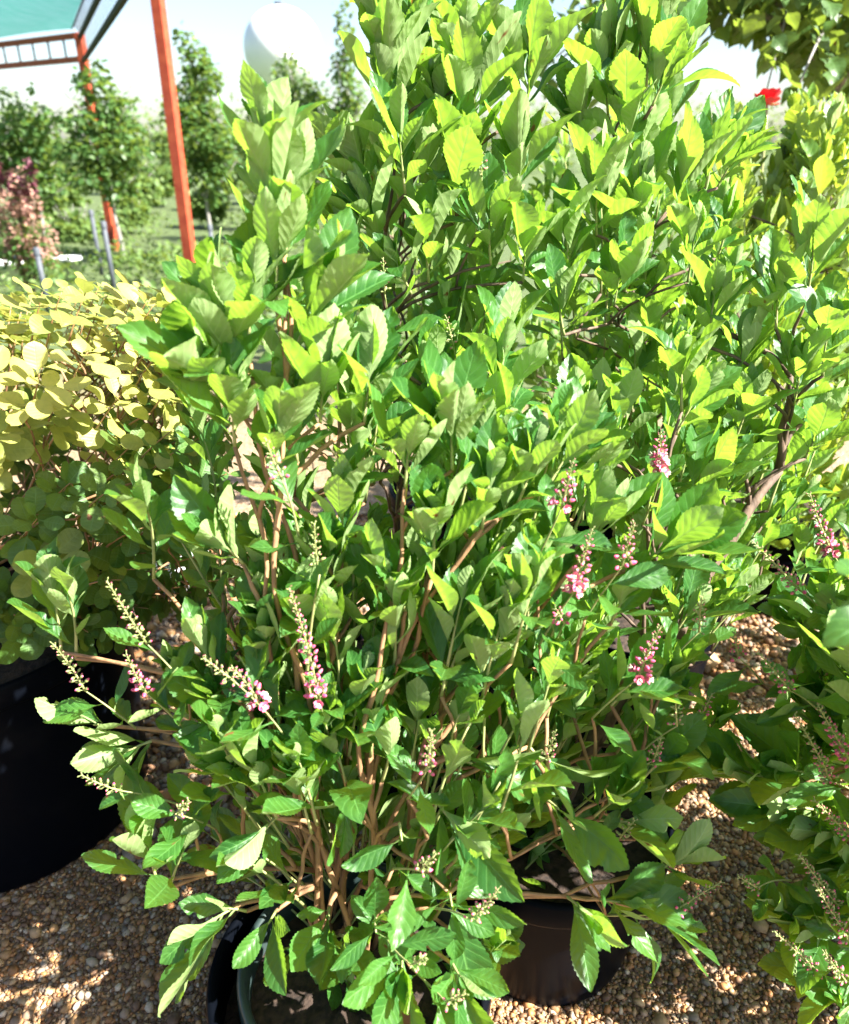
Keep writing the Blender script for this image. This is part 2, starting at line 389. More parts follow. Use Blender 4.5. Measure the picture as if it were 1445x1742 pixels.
def finish_plants():
    # 1. keep the flower spikes clear of leaves that hang right in front of them
    sp = []
    for p in ALL:
        for b, t, pink, dens in p.spikes:
            for f in (0.1, .35, 0.6, .85): sp.append(proj1(b.lerp(t, f)))
    for p in ALL:
        if not p.leaves: continue
        C = np.array([tuple(m @ Vector((0, .55, 0))) for m, _, _ in p.leaves]); u, v, d = proj(C)
        keep = np.ones(len(u), bool)
        if p.kind != 'smoke':
            P0 = C - np.outer(C[:, 2] / sdir.z, np.array(sdir)); g0 = gnd(200, 1610); rk = np.random.default_rng(3).random(len(u))
            keep &= ~((np.hypot((P0[:, 0] - g0.x) / .21, (P0[:, 1] - g0.y) / .125) < 1) & (rk < .6))
            for (ou, ov, orr) in OPEN: keep &= ~(np.hypot(u - ou, v - ov) < orr)
        for (su, sv, sdp) in sp: keep &= ~((np.hypot(u - su, v - sv) < 34 / max(sdp, .5)) & (d < sdp + .01))
        p.leaves = [l for l, k in zip(p.leaves, keep) if k]
    # 2. which leaves show largest
    ids = []; mats = []
    for pi, p in enumerate(ALL):
        for li, l in enumerate(p.leaves): ids.append((pi, li)); mats.append(l[0])
    P = leaf_points(mats); n, k, _ = P.shape
    u, v, d = proj(P.reshape(-1, 3)); cu = (u / 11).astype(int); cv = (v / 11).astype(int)
    ok = (u >= 0) & (v >= 0) & (cu < 132) & (cv < 159); cell = np.where(ok, cv * 132 + cu, -1)
    order = np.lexsort((d, cell)); cs = cell[order]; first = np.ones(len(cs), bool); first[1:] = cs[1:] != cs[:-1]
    first &= cs >= 0
    vis = np.bincount(order[first] // k, minlength=n)
    area = np.bincount(np.arange(n * k) // k, weights=ok / d ** 2, minlength=n)
    score = vis * 1000 + area
    off = 0
    for pi, p in enumerate(ALL):
        m_ = len(p.leaves); sc = score[off:off + m_]; off += m_
        rank = np.argsort(-sc); single = set(rank[:p.limit].tolist()) if p.limit else set()
        # the 300 as objects
        inv = Matrix.Translation(-p.root.location)
        rest = []
        for i, (m, vi, g) in enumerate(p.leaves):
            if i in single:
                o = bpy.data.objects.new('leaf', VAR[p.kind][vi]['me']); COL.objects.link(o)
                o.parent = p.root; o.matrix_parent_inverse = inv; o.matrix_basis = m
                o.color = (1, 1, 1, 1 - g)
            else: rest.append((m, vi, g))
        if rest: joined_leaves('foliage', p.kind, rest, p.root)
    # 3. flowers
    for p in ALL:
        for b, t, pink, dens in p.spikes: make_spike(p, b, t, pink, dens)

def joined_leaves(name, kind, items, root):
    Vs = []; Fs = []; UVs = []; lr = []; gd = []; n0 = 0
    for m, vi, g in items:
        d = VAR[kind][vi]; A = np.array(m, dtype=np.float32)
        Vs.append(d['V'] @ A[:3, :3].T + A[:3, 3]); Fs.append(d['F'] + n0); UVs.append(d['UV']); n0 += len(d['V'])
        lr.append(np.full(len(d['V']), rng.random(), np.float32)); gd.append(np.full(len(d['V']), g, np.float32))
    V = np.concatenate(Vs); Fq = np.concatenate(Fs); UV = np.concatenate(UVs)
    return quads(name, V, Fq, UV, np.concatenate(lr), M[kind], root, np.concatenate(gd))

def quads(name, V, Fq, UV, lr, mat, root, gold=None, smooth=True, kind='stuff'):
    me = bpy.data.meshes.new(name); nf, k = Fq.shape
    me.vertices.add(len(V)); me.vertices.foreach_set('co', V.astype(np.float32).ravel())
    me.loops.add(nf * k); me.loops.foreach_set('vertex_index', Fq.astype(np.int32).ravel())
    me.polygons.add(nf); me.polygons.foreach_set('loop_start', np.arange(0, nf * k, k, dtype=np.int32))
    me.polygons.foreach_set('use_smooth', np.full(nf, smooth))
    me.update(calc_edges=True)
    if UV is not None:
        l = me.uv_layers.new(name='UVMap'); l.data.foreach_set('uv', UV[Fq.ravel()].astype(np.float32).ravel())
    if lr is not None:
        a = me.attributes.new('lr', 'FLOAT', 'POINT'); a.data.foreach_set('value', lr.astype(np.float32))
    if gold is not None:
        a = me.attributes.new('gold', 'FLOAT', 'POINT'); a.data.foreach_set('value', gold.astype(np.float32))
    me.materials.append(mat)
    o = bpy.data.objects.new(name, me); COL.objects.link(o)
    if root is not None: setparent(o, root)
    if kind: o['kind'] = kind
    return o

# ------------------------------------------------------------------ flower spikes
def ico(sub=1):
    bm = bmesh.new(); bmesh.ops.create_icosphere(bm, subdivisions=sub, radius=1)
    v = [x.co.copy() for x in bm.verts]; f = [tuple(y.index for y in x.verts) for x in bm.faces]; bm.free(); return v, f
ICO2 = ico(2); ICO1 = ico(1)
def frame(d):
    ref = Vector((0, 0, 1)) if abs(d.z) < .9 else Vector((1, 0, 0))
    e1 = d.cross(ref).normalized(); return e1, d.cross(e1)
def make_spike(p, b, t, pink, dens):
    ax = t - b; L = ax.length; d = ax.normalized(); e1, e2 = frame(d)
    root = MB(); bow = rng.uniform(-.06, .06) * L
    pt = lambda f: b + ax * f + e1 * (bow * math.sin(math.pi * f))
    root.tube([pt(i / 8) for i in range(9)], [0.0014 - 0.0008 * i / 8 for i in range(9)], 6)
    so_ = root.build('flower_spike', M['shoot'], p.root)
    g = MB(); op = MB()
    n = int(L / 0.0021 * dens); a = rng.uniform(0, 6.28); nopen = 0
    for i in range(n):
        f = (i + .5) / n; a += 2.399
        # buds open from the foot of the spike upwards
        ripe = pink * (1.15 - f) + rng.uniform(-.18, .18)
        rad = e1 * math.cos(a) + e2 * math.sin(a)
        bd = (rad + d * (0.35 + 0.75 * f)).normalized()
        sz = (0.0036 - 0.0021 * f) * (0.8 + 0.5 * min(1, max(0, ripe))) * rng.uniform(.8, 1.2)
        ped = sz * 1.1 + 0.0012
        p0 = pt(f); c = p0 + bd * (ped + sz)
        g.tube([p0, p0 + bd * (ped + .3 * sz)], [0.0005, 0.0006], 4, False, 0)
        f1, f2 = frame(bd)
        if ripe > 1.1:          # an open flower: five cupped petals and a tuft of stamens
            nopen += 1; S = sz * 1.55; base = p0 + bd * ped
            for q in range(5):
                an = q * 1.2566 + a; r1 = f1 * math.cos(an) + f2 * math.sin(an); tg = bd.cross(r1)
                prof = [(0, .15, 0), (.45, .55, .55), (.85, .6, 1.0), (1.15, .35, 1.35)]
                vv = []
                for rr, ww, hh in prof:
                    cpt = base + r1 * (rr * S * .72) + bd * (hh * S * .62)
                    vv += [cpt - tg * (ww * S * .62), cpt + bd * (-.08 * S), cpt + tg * (ww * S * .62)]
                op.add(vv, [(k * 3 + j, k * 3 + j + 1, k * 3 + j + 4, k * 3 + j + 3) for k in range(3) for j in range(2)], 0)
            for q in range(7):
                an = q * .9 + a; r1 = f1 * math.cos(an) + f2 * math.sin(an)
                op.tube([base + bd * S * .3, base + bd * S * 1.35 + r1 * S * .35], [S * .05, S * .07], 3, True, 1)
        else:
            vv = []; tipm = []
            for q in ICO2[0]:
                taper = 1 - .28 * q.z
                vv.append(c + f1 * (q.x * sz * .56 * taper) + f2 * (q.y * sz * .56 * taper) + bd * (q.z * sz))
            lim = 1.05 - 1.35 * max(0, min(1, ripe + .12))
            A = [fc for fc in ICO2[1] if sum(ICO2[0][k].z for k in fc) / 3 < lim]; B = [fc for fc in ICO2[1] if sum(ICO2[0][k].z for k in fc) / 3 >= lim]
            n0 = len(g.v); g.v.extend(vv)
            for fc in A: g.f.append(tuple(k + n0 for k in fc)); g.m.append(0)
            for fc in B: g.f.append(tuple(k + n0 for k in fc)); g.m.append(1)
    o = g.build('buds', [M['bud_green'], M['bud_pink']], so_); o.matrix_parent_inverse = Matrix.Translation(-p.root.location)
    so_.matrix_parent_inverse = Matrix.Translation(-p.root.location)
    o.matrix_parent_inverse = Matrix.Identity(4)
    if nopen:
        q = op.build('open_flowers', [M['petal'], M['stamen']], so_); q.matrix_parent_inverse = Matrix.Identity(4)

# ------------------------------------------------------------------ ground
def ground():
    m, t, out = newmat('gravel_bed')
    tc = N(t, 'ShaderNodeTexCoord'); vo = N(t, 'ShaderNodeTexVoronoi', Scale=120.0); t.links.new(tc.outputs['Object'], vo.inputs['Vector'])
    no = N(t, 'ShaderNodeTexNoise', Scale=1.3, Detail=6.0); t.links.new(tc.outputs['Object'], no.inputs['Vector'])
    cr = N(t, 'ShaderNodeValToRGB'); t.links.new(vo.outputs['Color'], cr.inputs[0])
    e = cr.color_ramp.elements; e[0].position = .1; e[0].color = (.11, .065, .035, 1); e[1].position = .9; e[1].color = (.40, .31, .22, 1)
    x = cr.color_ramp.elements.new(.5); x.color = (.28, .175, .09, 1)
    p = N(t, 'ShaderNodeBsdfPrincipled', Roughness=.85); t.links.new(p.outputs[0], out.inputs[0])
    c = mixc(t, math_(t, 'MULTIPLY', no.outputs[0], .5), cr.outputs[0], (.2, .13, .08))
    # grass far behind the gravel yard
    sx = N(t, 'ShaderNodeSeparateXYZ'); t.links.new(tc.outputs['Object'], sx.inputs[0])
    far = math_(t, 'MULTIPLY', math_(t, 'SUBTRACT', math_(t, 'ADD', sx.outputs[1], math_(t, 'MULTIPLY', no.outputs[0], 4)), 5.0), .5, True)
    n2 = N(t, 'ShaderNodeTexNoise', Scale=9.0, Detail=8.0); t.links.new(tc.outputs['Object'], n2.inputs['Vector'])
    gr = mixc(t, n2.outputs[0], (.03, .06, .012), (.10, .13, .04))
    t.links.new(mixc(t, far, c, gr), p.inputs['Base Color'])
    b = N(t, 'ShaderNodeBump', Strength=.9, Distance=.006); t.links.new(vo.outputs['Distance'], b.inputs['Height']); b.invert = True
    t.links.new(b.outputs[0], p.inputs['Normal'])
    mb = MB()
    xs = [-600, -60, -12, -3, 0, 3, 12, 60, 600]; ys = [-60, -4, 0, 3, 8, 14, 40, 120, 900]
    mb.add([(x_, y_, 0) for y_ in ys for x_ in xs], [(j * 9 + i, j * 9 + i + 1, j * 9 + i + 10, j * 9 + i + 9) for j in range(8) for i in range(8)])
    tag(mb.build('ground', m, None, False), kind='structure')
ground()

POTS = []       # (x, y, r) kept free of gravel
def pot(loc, rb, rt, h, label, group=None, mat='pot', fill=0.06, wob=0.006, ribs=True, tilt=(0, 0)):
    root = empty('nursery_pot', loc, label, 'pot', group)
    POTS.append((loc[0], loc[1], rb * 0.97))
    mb = MB(); th = 0.004; l = Vector(loc)
    prof = [(0.0, 0.003), (rb - .012, 0.003), (rb - .003, .006), (rb, .014)]
    for i in range(1, 9):
        z = .014 + (h - .05 - .014) * i / 8; r = rb + (rt - rb) * i / 8
        prof.append((r + (0.0012 if ribs and i % 2 else 0), z))
    prof += [(rt + .001, h - .045)]
    mb.lathe(prof, 56, l, wob=wob); mb.build('wall', M[mat], root)
    rim = MB()
    rim.lathe([(rt, h - .046), (rt + .009, h - .044), (rt + .011, h - .038), (rt + .010, h - .006), (rt + .007, h), (rt + .001, h + .001), (rt - .003, h - .004), (rt - .004, h - fill - .03)], 56, l, wob=wob)
    rim.build('rim', M[mat], root)
    s_ = MB(); rr = rt - .003; sv = [l + Vector((0, 0, h - fill))]; sf = []
    for j in range(1, 7):
        for k in range(40):
            q = k * 2 * math.pi / 40; r = rr * j / 6
            sv.append(l + Vector((r * math.cos(q), r * math.sin(q), h - fill + rng.uniform(-.006, .008) * (j < 6) - .006 * (j / 6))))
    for k in range(40):
        sf.append((0, 1 + k, 1 + (k + 1) % 40))
        for j in range(5):
            a = 1 + j * 40 + k; b = 1 + j * 40 + (k + 1) % 40; sf.append((a, a + 40, b + 40, b))
    s_.add(sv, sf); s_.build('soil', M['soil'], root)
    root.rotation_euler = (tilt[0], tilt[1], 0)
    return root

# main shrub: its pot stands inside a wider black socket pot
MX, MY = -0.13 * K, 0.87 * K
pot((MX, MY, 0), .155, .178, .262, 'wide black socket pot at the foot of the pink flowering shrub', fill=.08)
pot((MX + .008, MY + .002, 0.0085), .120, .146, .268, 'dark green pot standing inside the wide black pot', mat='pot_green', fill=.05)
pot((.27 * K, 1.20 * K, 0), .150, .182, .295, 'glossy black pot on gravel behind and beside the pink flowering shrub', fill=.04)
pot((-.03 * K, 1.72 * K, 0), .15, .18, .29, 'black pot hidden behind the pink flowering shrub', fill=.04)
pot((.64 * K, 1.97 * K, 0), .15, .18, .29, 'black pot in the deep shade under the tall shrub', fill=.04)
pot((1.36 * K, 2.72 * K, 0), .17, .20, .31, 'black pot standing past the shaded gravel strip', fill=.04)
pot((1.28 * K, 1.12 * K, 0), .15, .18, .28, 'black pot under the shaded shrub with bud spikes', fill=.04)
pot((-1.14 * K, 1.60 * K, 0), .262, .280, .462, 'very large black pot under the round-leaved golden bush', fill=.05, wob=.004)

# ------------------------------------------------------------------ pebbles
def pebbles():
    r_ = np.random.default_rng(5)
    shapes = []
    for i in range(6):
        V = np.array([tuple(x) for x in ICO1[0]]); V = V * r_.uniform(.78, 1.2, (len(V), 1)); shapes.append(V)
    Fi = np.array(ICO1[1])
    def layer(x0, x1, y0, y1, step, size):
        xs = np.arange(x0, x1, step); ys = np.arange(y0, y1, step)
        X, Y = np.meshgrid(xs, ys); X = X.ravel() + r_.uniform(-.5, .5, X.size) * step; Y = Y.ravel() + r_.uniform(-.5, .5, Y.size) * step
        P = np.stack([X, Y, np.zeros_like(X)], 1); u, v, d = proj(P)
        k = (u > -130) & (u < 1575) & (v < 1960)
        for px, py, pr in POTS: k &= np.hypot(X - px, Y - py) > pr
        P = P[k]; S = size * np.exp(r_.normal(0, .38, len(P)))
        return P, S
    Ls = [layer(-.9, -.15, .32, 1.05, .0060, .0038), layer(-.15, .95, .32, 1.55, .0060, .0038), layer(-1.2, -.15, 1.05, 2.6, .0125, .0075), layer(-.15, 1.9, 1.55, 2.6, .0125, .0078)]
    P = np.concatenate([a for a, b in Ls]); S = np.concatenate([b for a, b in Ls]); n = len(P)
    big = r_.random(n) < .02; S = np.where(big, S * 1.7, S)
    P[:, 2] = S * r_.uniform(.05, .75, n) 
    pal = np.array([(.46, .28, .13), (.38, .19, .075), (.16, .095, .055), (.29, .25, .21), (.58, .50, .40), (.48, .34, .2), (.24, .14, .08), (.36, .26, .19)])
    pi = r_.choice(8, n, p=[.2, .17, .13, .1, .08, .13, .1, .09]); C = pal[pi] * r_.uniform(.5, .95, (n, 1)) * np.array([1.06, .95, .82])
    q = r_.normal(size=(n, 4)); q /= np.linalg.norm(q, axis=1, keepdims=True); a, b, c, d = q.T
    Rm = np.stack([np.stack([1 - 2 * (c * c + d * d), 2 * (b * c - a * d), 2 * (b * d + a * c)], -1), np.stack([2 * (b * c + a * d), 1 - 2 * (b * b + d * d), 2 * (c * d - a * b)], -1), np.stack([2 * (b * d - a * c), 2 * (c * d + a * b), 1 - 2 * (b * b + c * c)], -1)], 1)
    sc = np.stack([r_.uniform(.85, 1.3, n), r_.uniform(.75, 1.05, n), r_.uniform(.55, .9, n)], 1) * S[:, None]
    sh = np.array(shapes)[r_.integers(0, 6, n)]
    V = np.einsum('nij,nkj->nki', Rm, sh * sc[:, None, :]); V[:, :, 2] *= .8; V += P[:, None, :]
    nv = V.shape[1]
    Fall = (Fi[None] + (np.arange(n) * nv)[:, None, None]).reshape(-1, 3)
    m, t, out = newmat('pebble'); p = N(t, 'ShaderNodeBsdfPrincipled', Roughness=.62); t.links.new(p.outputs[0], out.inputs[0])
    ca = N(t, 'ShaderNodeAttribute'); ca.attribute_name = 'tone'
    tc = N(t, 'ShaderNodeTexCoord'); no = N(t, 'ShaderNodeTexNoise', Scale=260.0, Detail=3.0); t.links.new(tc.outputs['Object'], no.inputs['Vector'])
    hs = N(t, 'ShaderNodeHueSaturation'); t.links.new(ca.outputs['Color'], hs.inputs['Color']); t.links.new(math_(t, 'ADD', .6, math_(t, 'MULTIPLY', no.outputs[0], .8)), hs.inputs['Value'])
    t.links.new(hs.outputs[0], p.inputs['Base Color'])
    o = quads('gravel', V.reshape(-1, 3), Fall, None, None, m, None)
    at_ = o.data.color_attributes.new('tone', 'FLOAT_COLOR', 'POINT')
    cc = np.ones((n, nv, 4), np.float32); cc[:, :, :3] = C[:, None, :]; at_.data.foreach_set('color', cc.ravel())
    tag(o, 'brown and tan pea gravel spread over the yard', 'gravel', kind='stuff')
pebbles()

# ------------------------------------------------------------------ the clethra shrubs
def shrub(base_u, spread, bark, label, kind='clethra', limit=300, name='flowering_shrub', cat='shrub', group=None):
    base = Vector((base_u[0] * K, base_u[1] * K, base_u[2] * K))
    root = empty(name, base, label, cat, group)
    return Plant(root, kind, base, spread, bark, limit)
CLEAR = [(-300, -300, 392, 398), (535, -300, 592, 160), (-50, 1500, 205, 1900), (1205, 1045, 1350, 1195), (850, 1690, 1290, 1900), (1130, 1330, 1225, 1500), (210, 1560, 250, 1640), (392, -100, 400, 120), (1210, 60, 1300, 165), (270, 1650, 350, 1900), (290, 1285, 330, 1330), (1215, 1540, 1330, 1742),(400,-100,540,110), (0, 1010, 60, 1500), (0,1380,190,1560)]
def clear(p):
    u, v, d = proj1(p)
    return not any(a < u < c and b < v < e for a, b, c, e in CLEAR)
def fill(pl, boxes, hub, n=10, L=.085, SL=.15, vert=1.0, **kw):
    hub = Vector(hub) * K
    for (u0, u1, v0, v1, y0, y1, cnt) in boxes:
        for _ in range(cnt):
            for _try in range(20):
                tip = atk(rng.uniform(u0, u1), rng.uniform(v0, v1), rng.uniform(y0, y1))
                if clear(tip) and tip.z > .06: break
            else: continue
            d = (tip - hub).normalized(); d = (d + Vector((rng.gauss(0, .22), rng.gauss(0, .22), vert))).normalized()
            sl = SL * rng.uniform(.7, 1.25)
            node = tip - d * sl
            if node.z < .05: node.z = .05
            pl.shoot(tip, node, n=max(4, int(n * rng.uniform(.75, 1.2))), L=L * rng.uniform(.85, 1.15), **kw)
def shoots(pl, rows, **kw):
    for r in rows:
        tu, tv, nu, nv, yt, yn = r[:6]; k = dict(kw); k.update(r[6] if len(r) > 6 else {})
        tp = atk(tu, tv, yt); nd = atk(nu, nv, yn); ln = (tp - nd).length     # the pixel is the top of the uppermost leaves
        pl.shoot(nd.lerp(tp, max(.45, 1 - .62 * k.get('L', .09) / ln)), nd, **k)
def spikes(pl, rows):
    for bu, bv, tu, tv, Y, pink, *rest in rows:
        b = atk(bu, bv, Y); t = atk(tu, tv, Y - .02); pl.spike(b, t, pink, rest[0] if rest else 1.0)
        d = (pl.base + Vector((0, 0, .25)) - b).normalized(); nd = b + (d * .6 - (t - b).normalized() * .5 + Vector((0, .25, -.3))).normalized() * .09
        pl.shoot(b, nd, n=5, L=.07, incl=(80, 45), r=.0015, start=.0)

# --- the front shrub
c1 = shrub((-.137, .93, .30), .05, 'bark_tan', 'pink flowering shrub with toothed green leaves and tan stems, in the double pot')
big = dict(n=13, L=.098)
shoots(c1, [
    (440, 112, 482, 430, 1.14, 1.12, dict(n=13, L=.098, direct=True)), (505, 215, 486, 470, 1.16, 1.13, big), (478, 300, 470, 520, 1.1, 1.1, big),
    (330, 440, 405, 620, 1.05, 1.08, big), (430, 410, 425, 600, 1.06, 1.08, dict(n=12, L=.09, direct=True)), (590, 420, 500, 600, 1.1, 1.1, big), (300, 575, 400, 680, 1.0, 1.08, big),
    (395, 590, 400, 760, 1.02, 1.05, dict(n=11, L=.095, direct=True)), (485, 660, 470, 800, 1.0, 1.02, dict(n=9, L=.085)), (560, 560, 545, 720, 1.08, 1.08, big), (640, 560, 620, 720, 1.12, 1.1, big),
    (230, 770, 262, 985, 1.02, 1.06, dict(n=12, L=.078, direct=True)), (330, 880, 415, 960, .98, 1.02, dict(n=8, L=.092)), (75, 920, 105, 1110, 1.06, 1.06, dict(n=9, L=.085)), (105, 940, 130, 1120, 1.04, 1.06, dict(n=7, L=.085)),
    (740, 800, 735, 985, .96, .98, dict(n=13, L=.088, direct=True)), (700, 690, 690, 830, 1.0, 1.0, dict(n=10, L=.088, direct=True)), (765, 650, 770, 800, 1.02, 1.02, big), (845, 740, 820, 900, 1.0, 1.0, dict(n=11, L=.085, direct=True)),
    (640, 930, 690, 1040, .96, .98, dict(n=8, L=.085)), (905, 950, 890, 1090, .97, .99, dict(n=10, L=.08, direct=True)), (940, 700, 880, 860, 1.05, 1.03, dict(n=11, L=.09)), (590, 780, 580, 930, 1.0, 1.0, dict(n=10, L=.08, direct=True)),
    (1010, 700, 930, 830, 1.08, 1.05, big), (560, 880, 575, 1010, .98, 1.0, dict(n=8, L=.08)), (455, 1030, 445, 1170, .95, .98, dict(n=10, L=.075)), (330, 1160, 400, 1210, .95, 1.0, dict(n=9, L=.08)),
    (120, 1230, 190, 1235, 1.02, 1.04, dict(n=6, L=.085, gravity=.1)), (165, 1300, 260, 1260, .98, 1.02, dict(n=8, L=.085)), (230, 1370, 268, 1500, .9, .9, dict(n=7, L=.1, gravity=.0)), (330, 1400, 290, 1510, .88, .9, dict(n=6, L=.1)),
    (350, 1540, 420, 1550, .82, .86, dict(n=7, L=.088, gravity=.35)), (310, 1600, 395, 1545, .80, .85, dict(n=6, L=.10, gravity=.5)), (440, 1600, 470, 1550, .78, .85, dict(n=6, L=.095, gravity=.5)), (430, 1440, 470, 1390, .86, .92, dict(n=7, L=.1, gravity=.3)),
    (690, 1470, 680, 1400, .80, .86, dict(n=9, L=.095, gravity=.25, incl=(95, 70))), (775, 1570, 765, 1520, .76, .82, dict(n=8, L=.115, gravity=.45, incl=(100, 75))), (640, 1620, 640, 1560, .74, .80, dict(n=8, L=.09, gravity=.35, incl=(95, 70))), (560, 1590, 560, 1545, .80, .86, dict(n=8, L=.07, gravity=.2)),
    (590, 1420, 590, 1340, .86, .92, dict(n=8, L=.105, gravity=.5)), (860, 1310, 760, 1290, .88, .92, dict(n=7, L=.11)), (800, 1440, 740, 1360, .84, .9, dict(n=9, L=.12, gravity=.4)), (950, 1320, 900, 1270, .92, .95, dict(n=8, L=.09)),
    (1085, 1330, 1010, 1390, .9, .95, dict(n=6, L=.09)), (1170, 1250, 1090, 1330, .96, .98, dict(n=7, L=.088)), (1130, 1400, 1020, 1395, .9, .95, dict(n=7, L=.09)), (1100, 1540, 1020, 1530, .84, .88, dict(n=8, L=.088, gravity=.2)),
    (1010, 1560, 965, 1525, .80, .86, dict(n=7, L=.1, gravity=.5)), (1190, 1450, 1120, 1480, .9, .92, dict(n=7, L=.085)), (1150, 1560, 1090, 1545, .86, .88, dict(n=6, L=.09, gravity=.3)), (980, 1400, 930, 1360, .86, .92, dict(n=8, L=.095, gravity=.4)),
    (1180, 900, 1090, 960, 1.0, 1.04, dict(n=8, L=.1)), (1060, 820, 1000, 940, 1.06, 1.06, dict(n=9, L=.085, direct=True)), (1090, 960, 1040, 1060, 1.0, 1.02, dict(n=8, L=.08)), (1100, 1150, 1040, 1200, .98, 1.0, dict(n=8, L=.085)),
    (1160, 1100, 1120, 1190, 1.0, 1.02, dict(n=8, L=.08)), (960, 1130, 930, 1220, .95, .97, dict(n=9, L=.08)), (790, 1170, 770, 1280, .9, .94, dict(n=8, L=.08)), (670, 1230, 650, 1330, .88, .92, dict(n=7, L=.085)),
    (560, 1160, 560, 1290, .9, .94, dict(n=9, L=.08)), (380, 1290, 450, 1310, .9, .95, dict(n=8, L=.09)), (480, 1260, 510, 1340, .88, .93, dict(n=8, L=.09)), (690, 1680, 680, 1620, .70, .78, dict(n=7, L=.085, gravity=.4)), (800, 1690, 770, 1640, .70, .76, dict(n=7, L=.08, gravity=.3)),
])
fill(c1, [(330, 620, 470, 900, 1.1, 1.35, 9), (480, 900, 600, 1000, 1.05, 1.35, 17), (750, 1080, 700, 1150, 1.05, 1.3, 15), (260, 520, 900, 1300, .95, 1.25, 18), (430, 1000, 930, 1280, .90, 1.2, 52), (400, 1020, 880, 1420, 1.1, 1.38, 60),
          (330, 900, 1200, 1480, .84, 1.1, 50), (850, 1150, 1150, 1420, .98, 1.15, 10), (480, 860, 1560, 1700, .78, .9, 5)], (-.137, .98, .5), L=.08, n=10, SL=.15, vert=1.25)
spikes(c1, [
    (545, 1195, 492, 1000, .90, .95), (447, 1205, 395, 1135, .88, 1.15), (400, 1160, 345, 1118, .90, .25), (250, 1180, 215, 1112, .96, .85), (480, 815, 452, 745, .96, .35), (540, 965, 535, 890, .96, .12),
    (955, 865, 975, 785, .97, .95), (975, 1010, 1008, 900, .94, 1.1), (1058, 965, 1080, 890, .96, .7), (1085, 1155, 1125, 1065, .94, 1.1), (250, 1095, 182, 988, .96, .22), (145, 1175, 90, 1095, 1.0, .3), (205, 1345, 138, 1318, .92, .25),
    (300, 1385, 322, 1362, .88, .2), (725, 1312, 735, 1242, .82, .45), (715, 1482, 742, 1452, .76, .35), (800, 1562, 848, 1512, .74, .3), (700, 1642, 725, 1630, .7, .15), (760, 1705, 792, 1690, .68, .3), (1140, 1555, 1228, 1500, .86, .45),
    (1152, 1235, 1150, 1178, .96, .1), (1110, 1295, 1125, 1255, .96, .45), (1055, 1425, 1080, 1395, .9, .1), (960, 1060, 945, 1035, .95, .9), (930, 1290, 945, 1245, .92, .2), (1190, 1075, 1195, 1015, 1.0, .15)])

# --- the shrub with the thick dark branch, in the glossy pot
c2 = shrub((.27, 1.20, .36), .05, 'bark_dark', 'wide shrub with a thick dark crooked branch, in the glossy black pot')
c2.wood(atk(1150, 1095, 1.35), .010, True); c2.wood(atk(1325, 800, 1.50), .0075); c2.wood(atk(1345, 640, 1.5), .005); c2.wood(atk(1215, 560, 1.55), .005)
shoots(c2, [
    (1130, 760, 1100, 880, 1.25, 1.27, dict(n=7, L=.08)), (1160, 520, 1160, 700, 1.3, 1.3, dict(n=11, L=.09)), (1215, 620, 1150, 740, 1.3, 1.3, dict(n=9, L=.09)), (1250, 760, 1170, 850, 1.28, 1.3, dict(n=8, L=.1)),
    (1395, 320, 1370, 520, 1.45, 1.48, dict(n=12, L=.1)), (1330, 420, 1320, 560, 1.5, 1.5, dict(n=11, L=.09)), (1430, 470, 1400, 640, 1.42, 1.45, dict(n=11, L=.1)), (1370, 560, 1350, 690, 1.45, 1.48, dict(n=10, L=.09)),
    (1225, 430, 1205, 590, 1.5, 1.5, dict(n=11, L=.085)), (1280, 520, 1250, 650, 1.5, 1.5, dict(n=10, L=.085)), (1290, 640, 1250, 750, 1.42, 1.45, dict(n=9, L=.085)), (1410, 680, 1370, 780, 1.42, 1.45, dict(n=9, L=.09)),
    (1290, 760, 1230, 850, 1.35, 1.38, dict(n=8, L=.085)), (1060, 640, 1050, 780, 1.3, 1.3, dict(n=10, L=.085)), (980, 620, 990, 770, 1.3, 1.3, dict(n=10, L=.085)),
    (1240, 1180, 1180, 1290, 1.1, 1.15, dict(n=7, L=.085)), (1200, 1000, 1150, 1080, 1.2, 1.2, dict(n=7, L=.085))])
fill(c2, [(950, 1250, 650, 1000, 1.3, 1.6, 17), (1180, 1440, 430, 800, 1.5, 1.8, 17), (850, 1150, 1000, 1260, 1.2, 1.35, 8), (1120, 1290, 820, 1010, 1.45, 1.75, 12), (1250, 1460, 700, 920, 1.5, 1.75, 10)], (.27, 1.3, .5), L=.08, n=11, SL=.16, vert=1.5)
spikes(c2, [(1122, 805, 1125, 735, 1.2, 1.5, 1.2), (1180, 1240, 1212, 1180, 1.05, .9)])

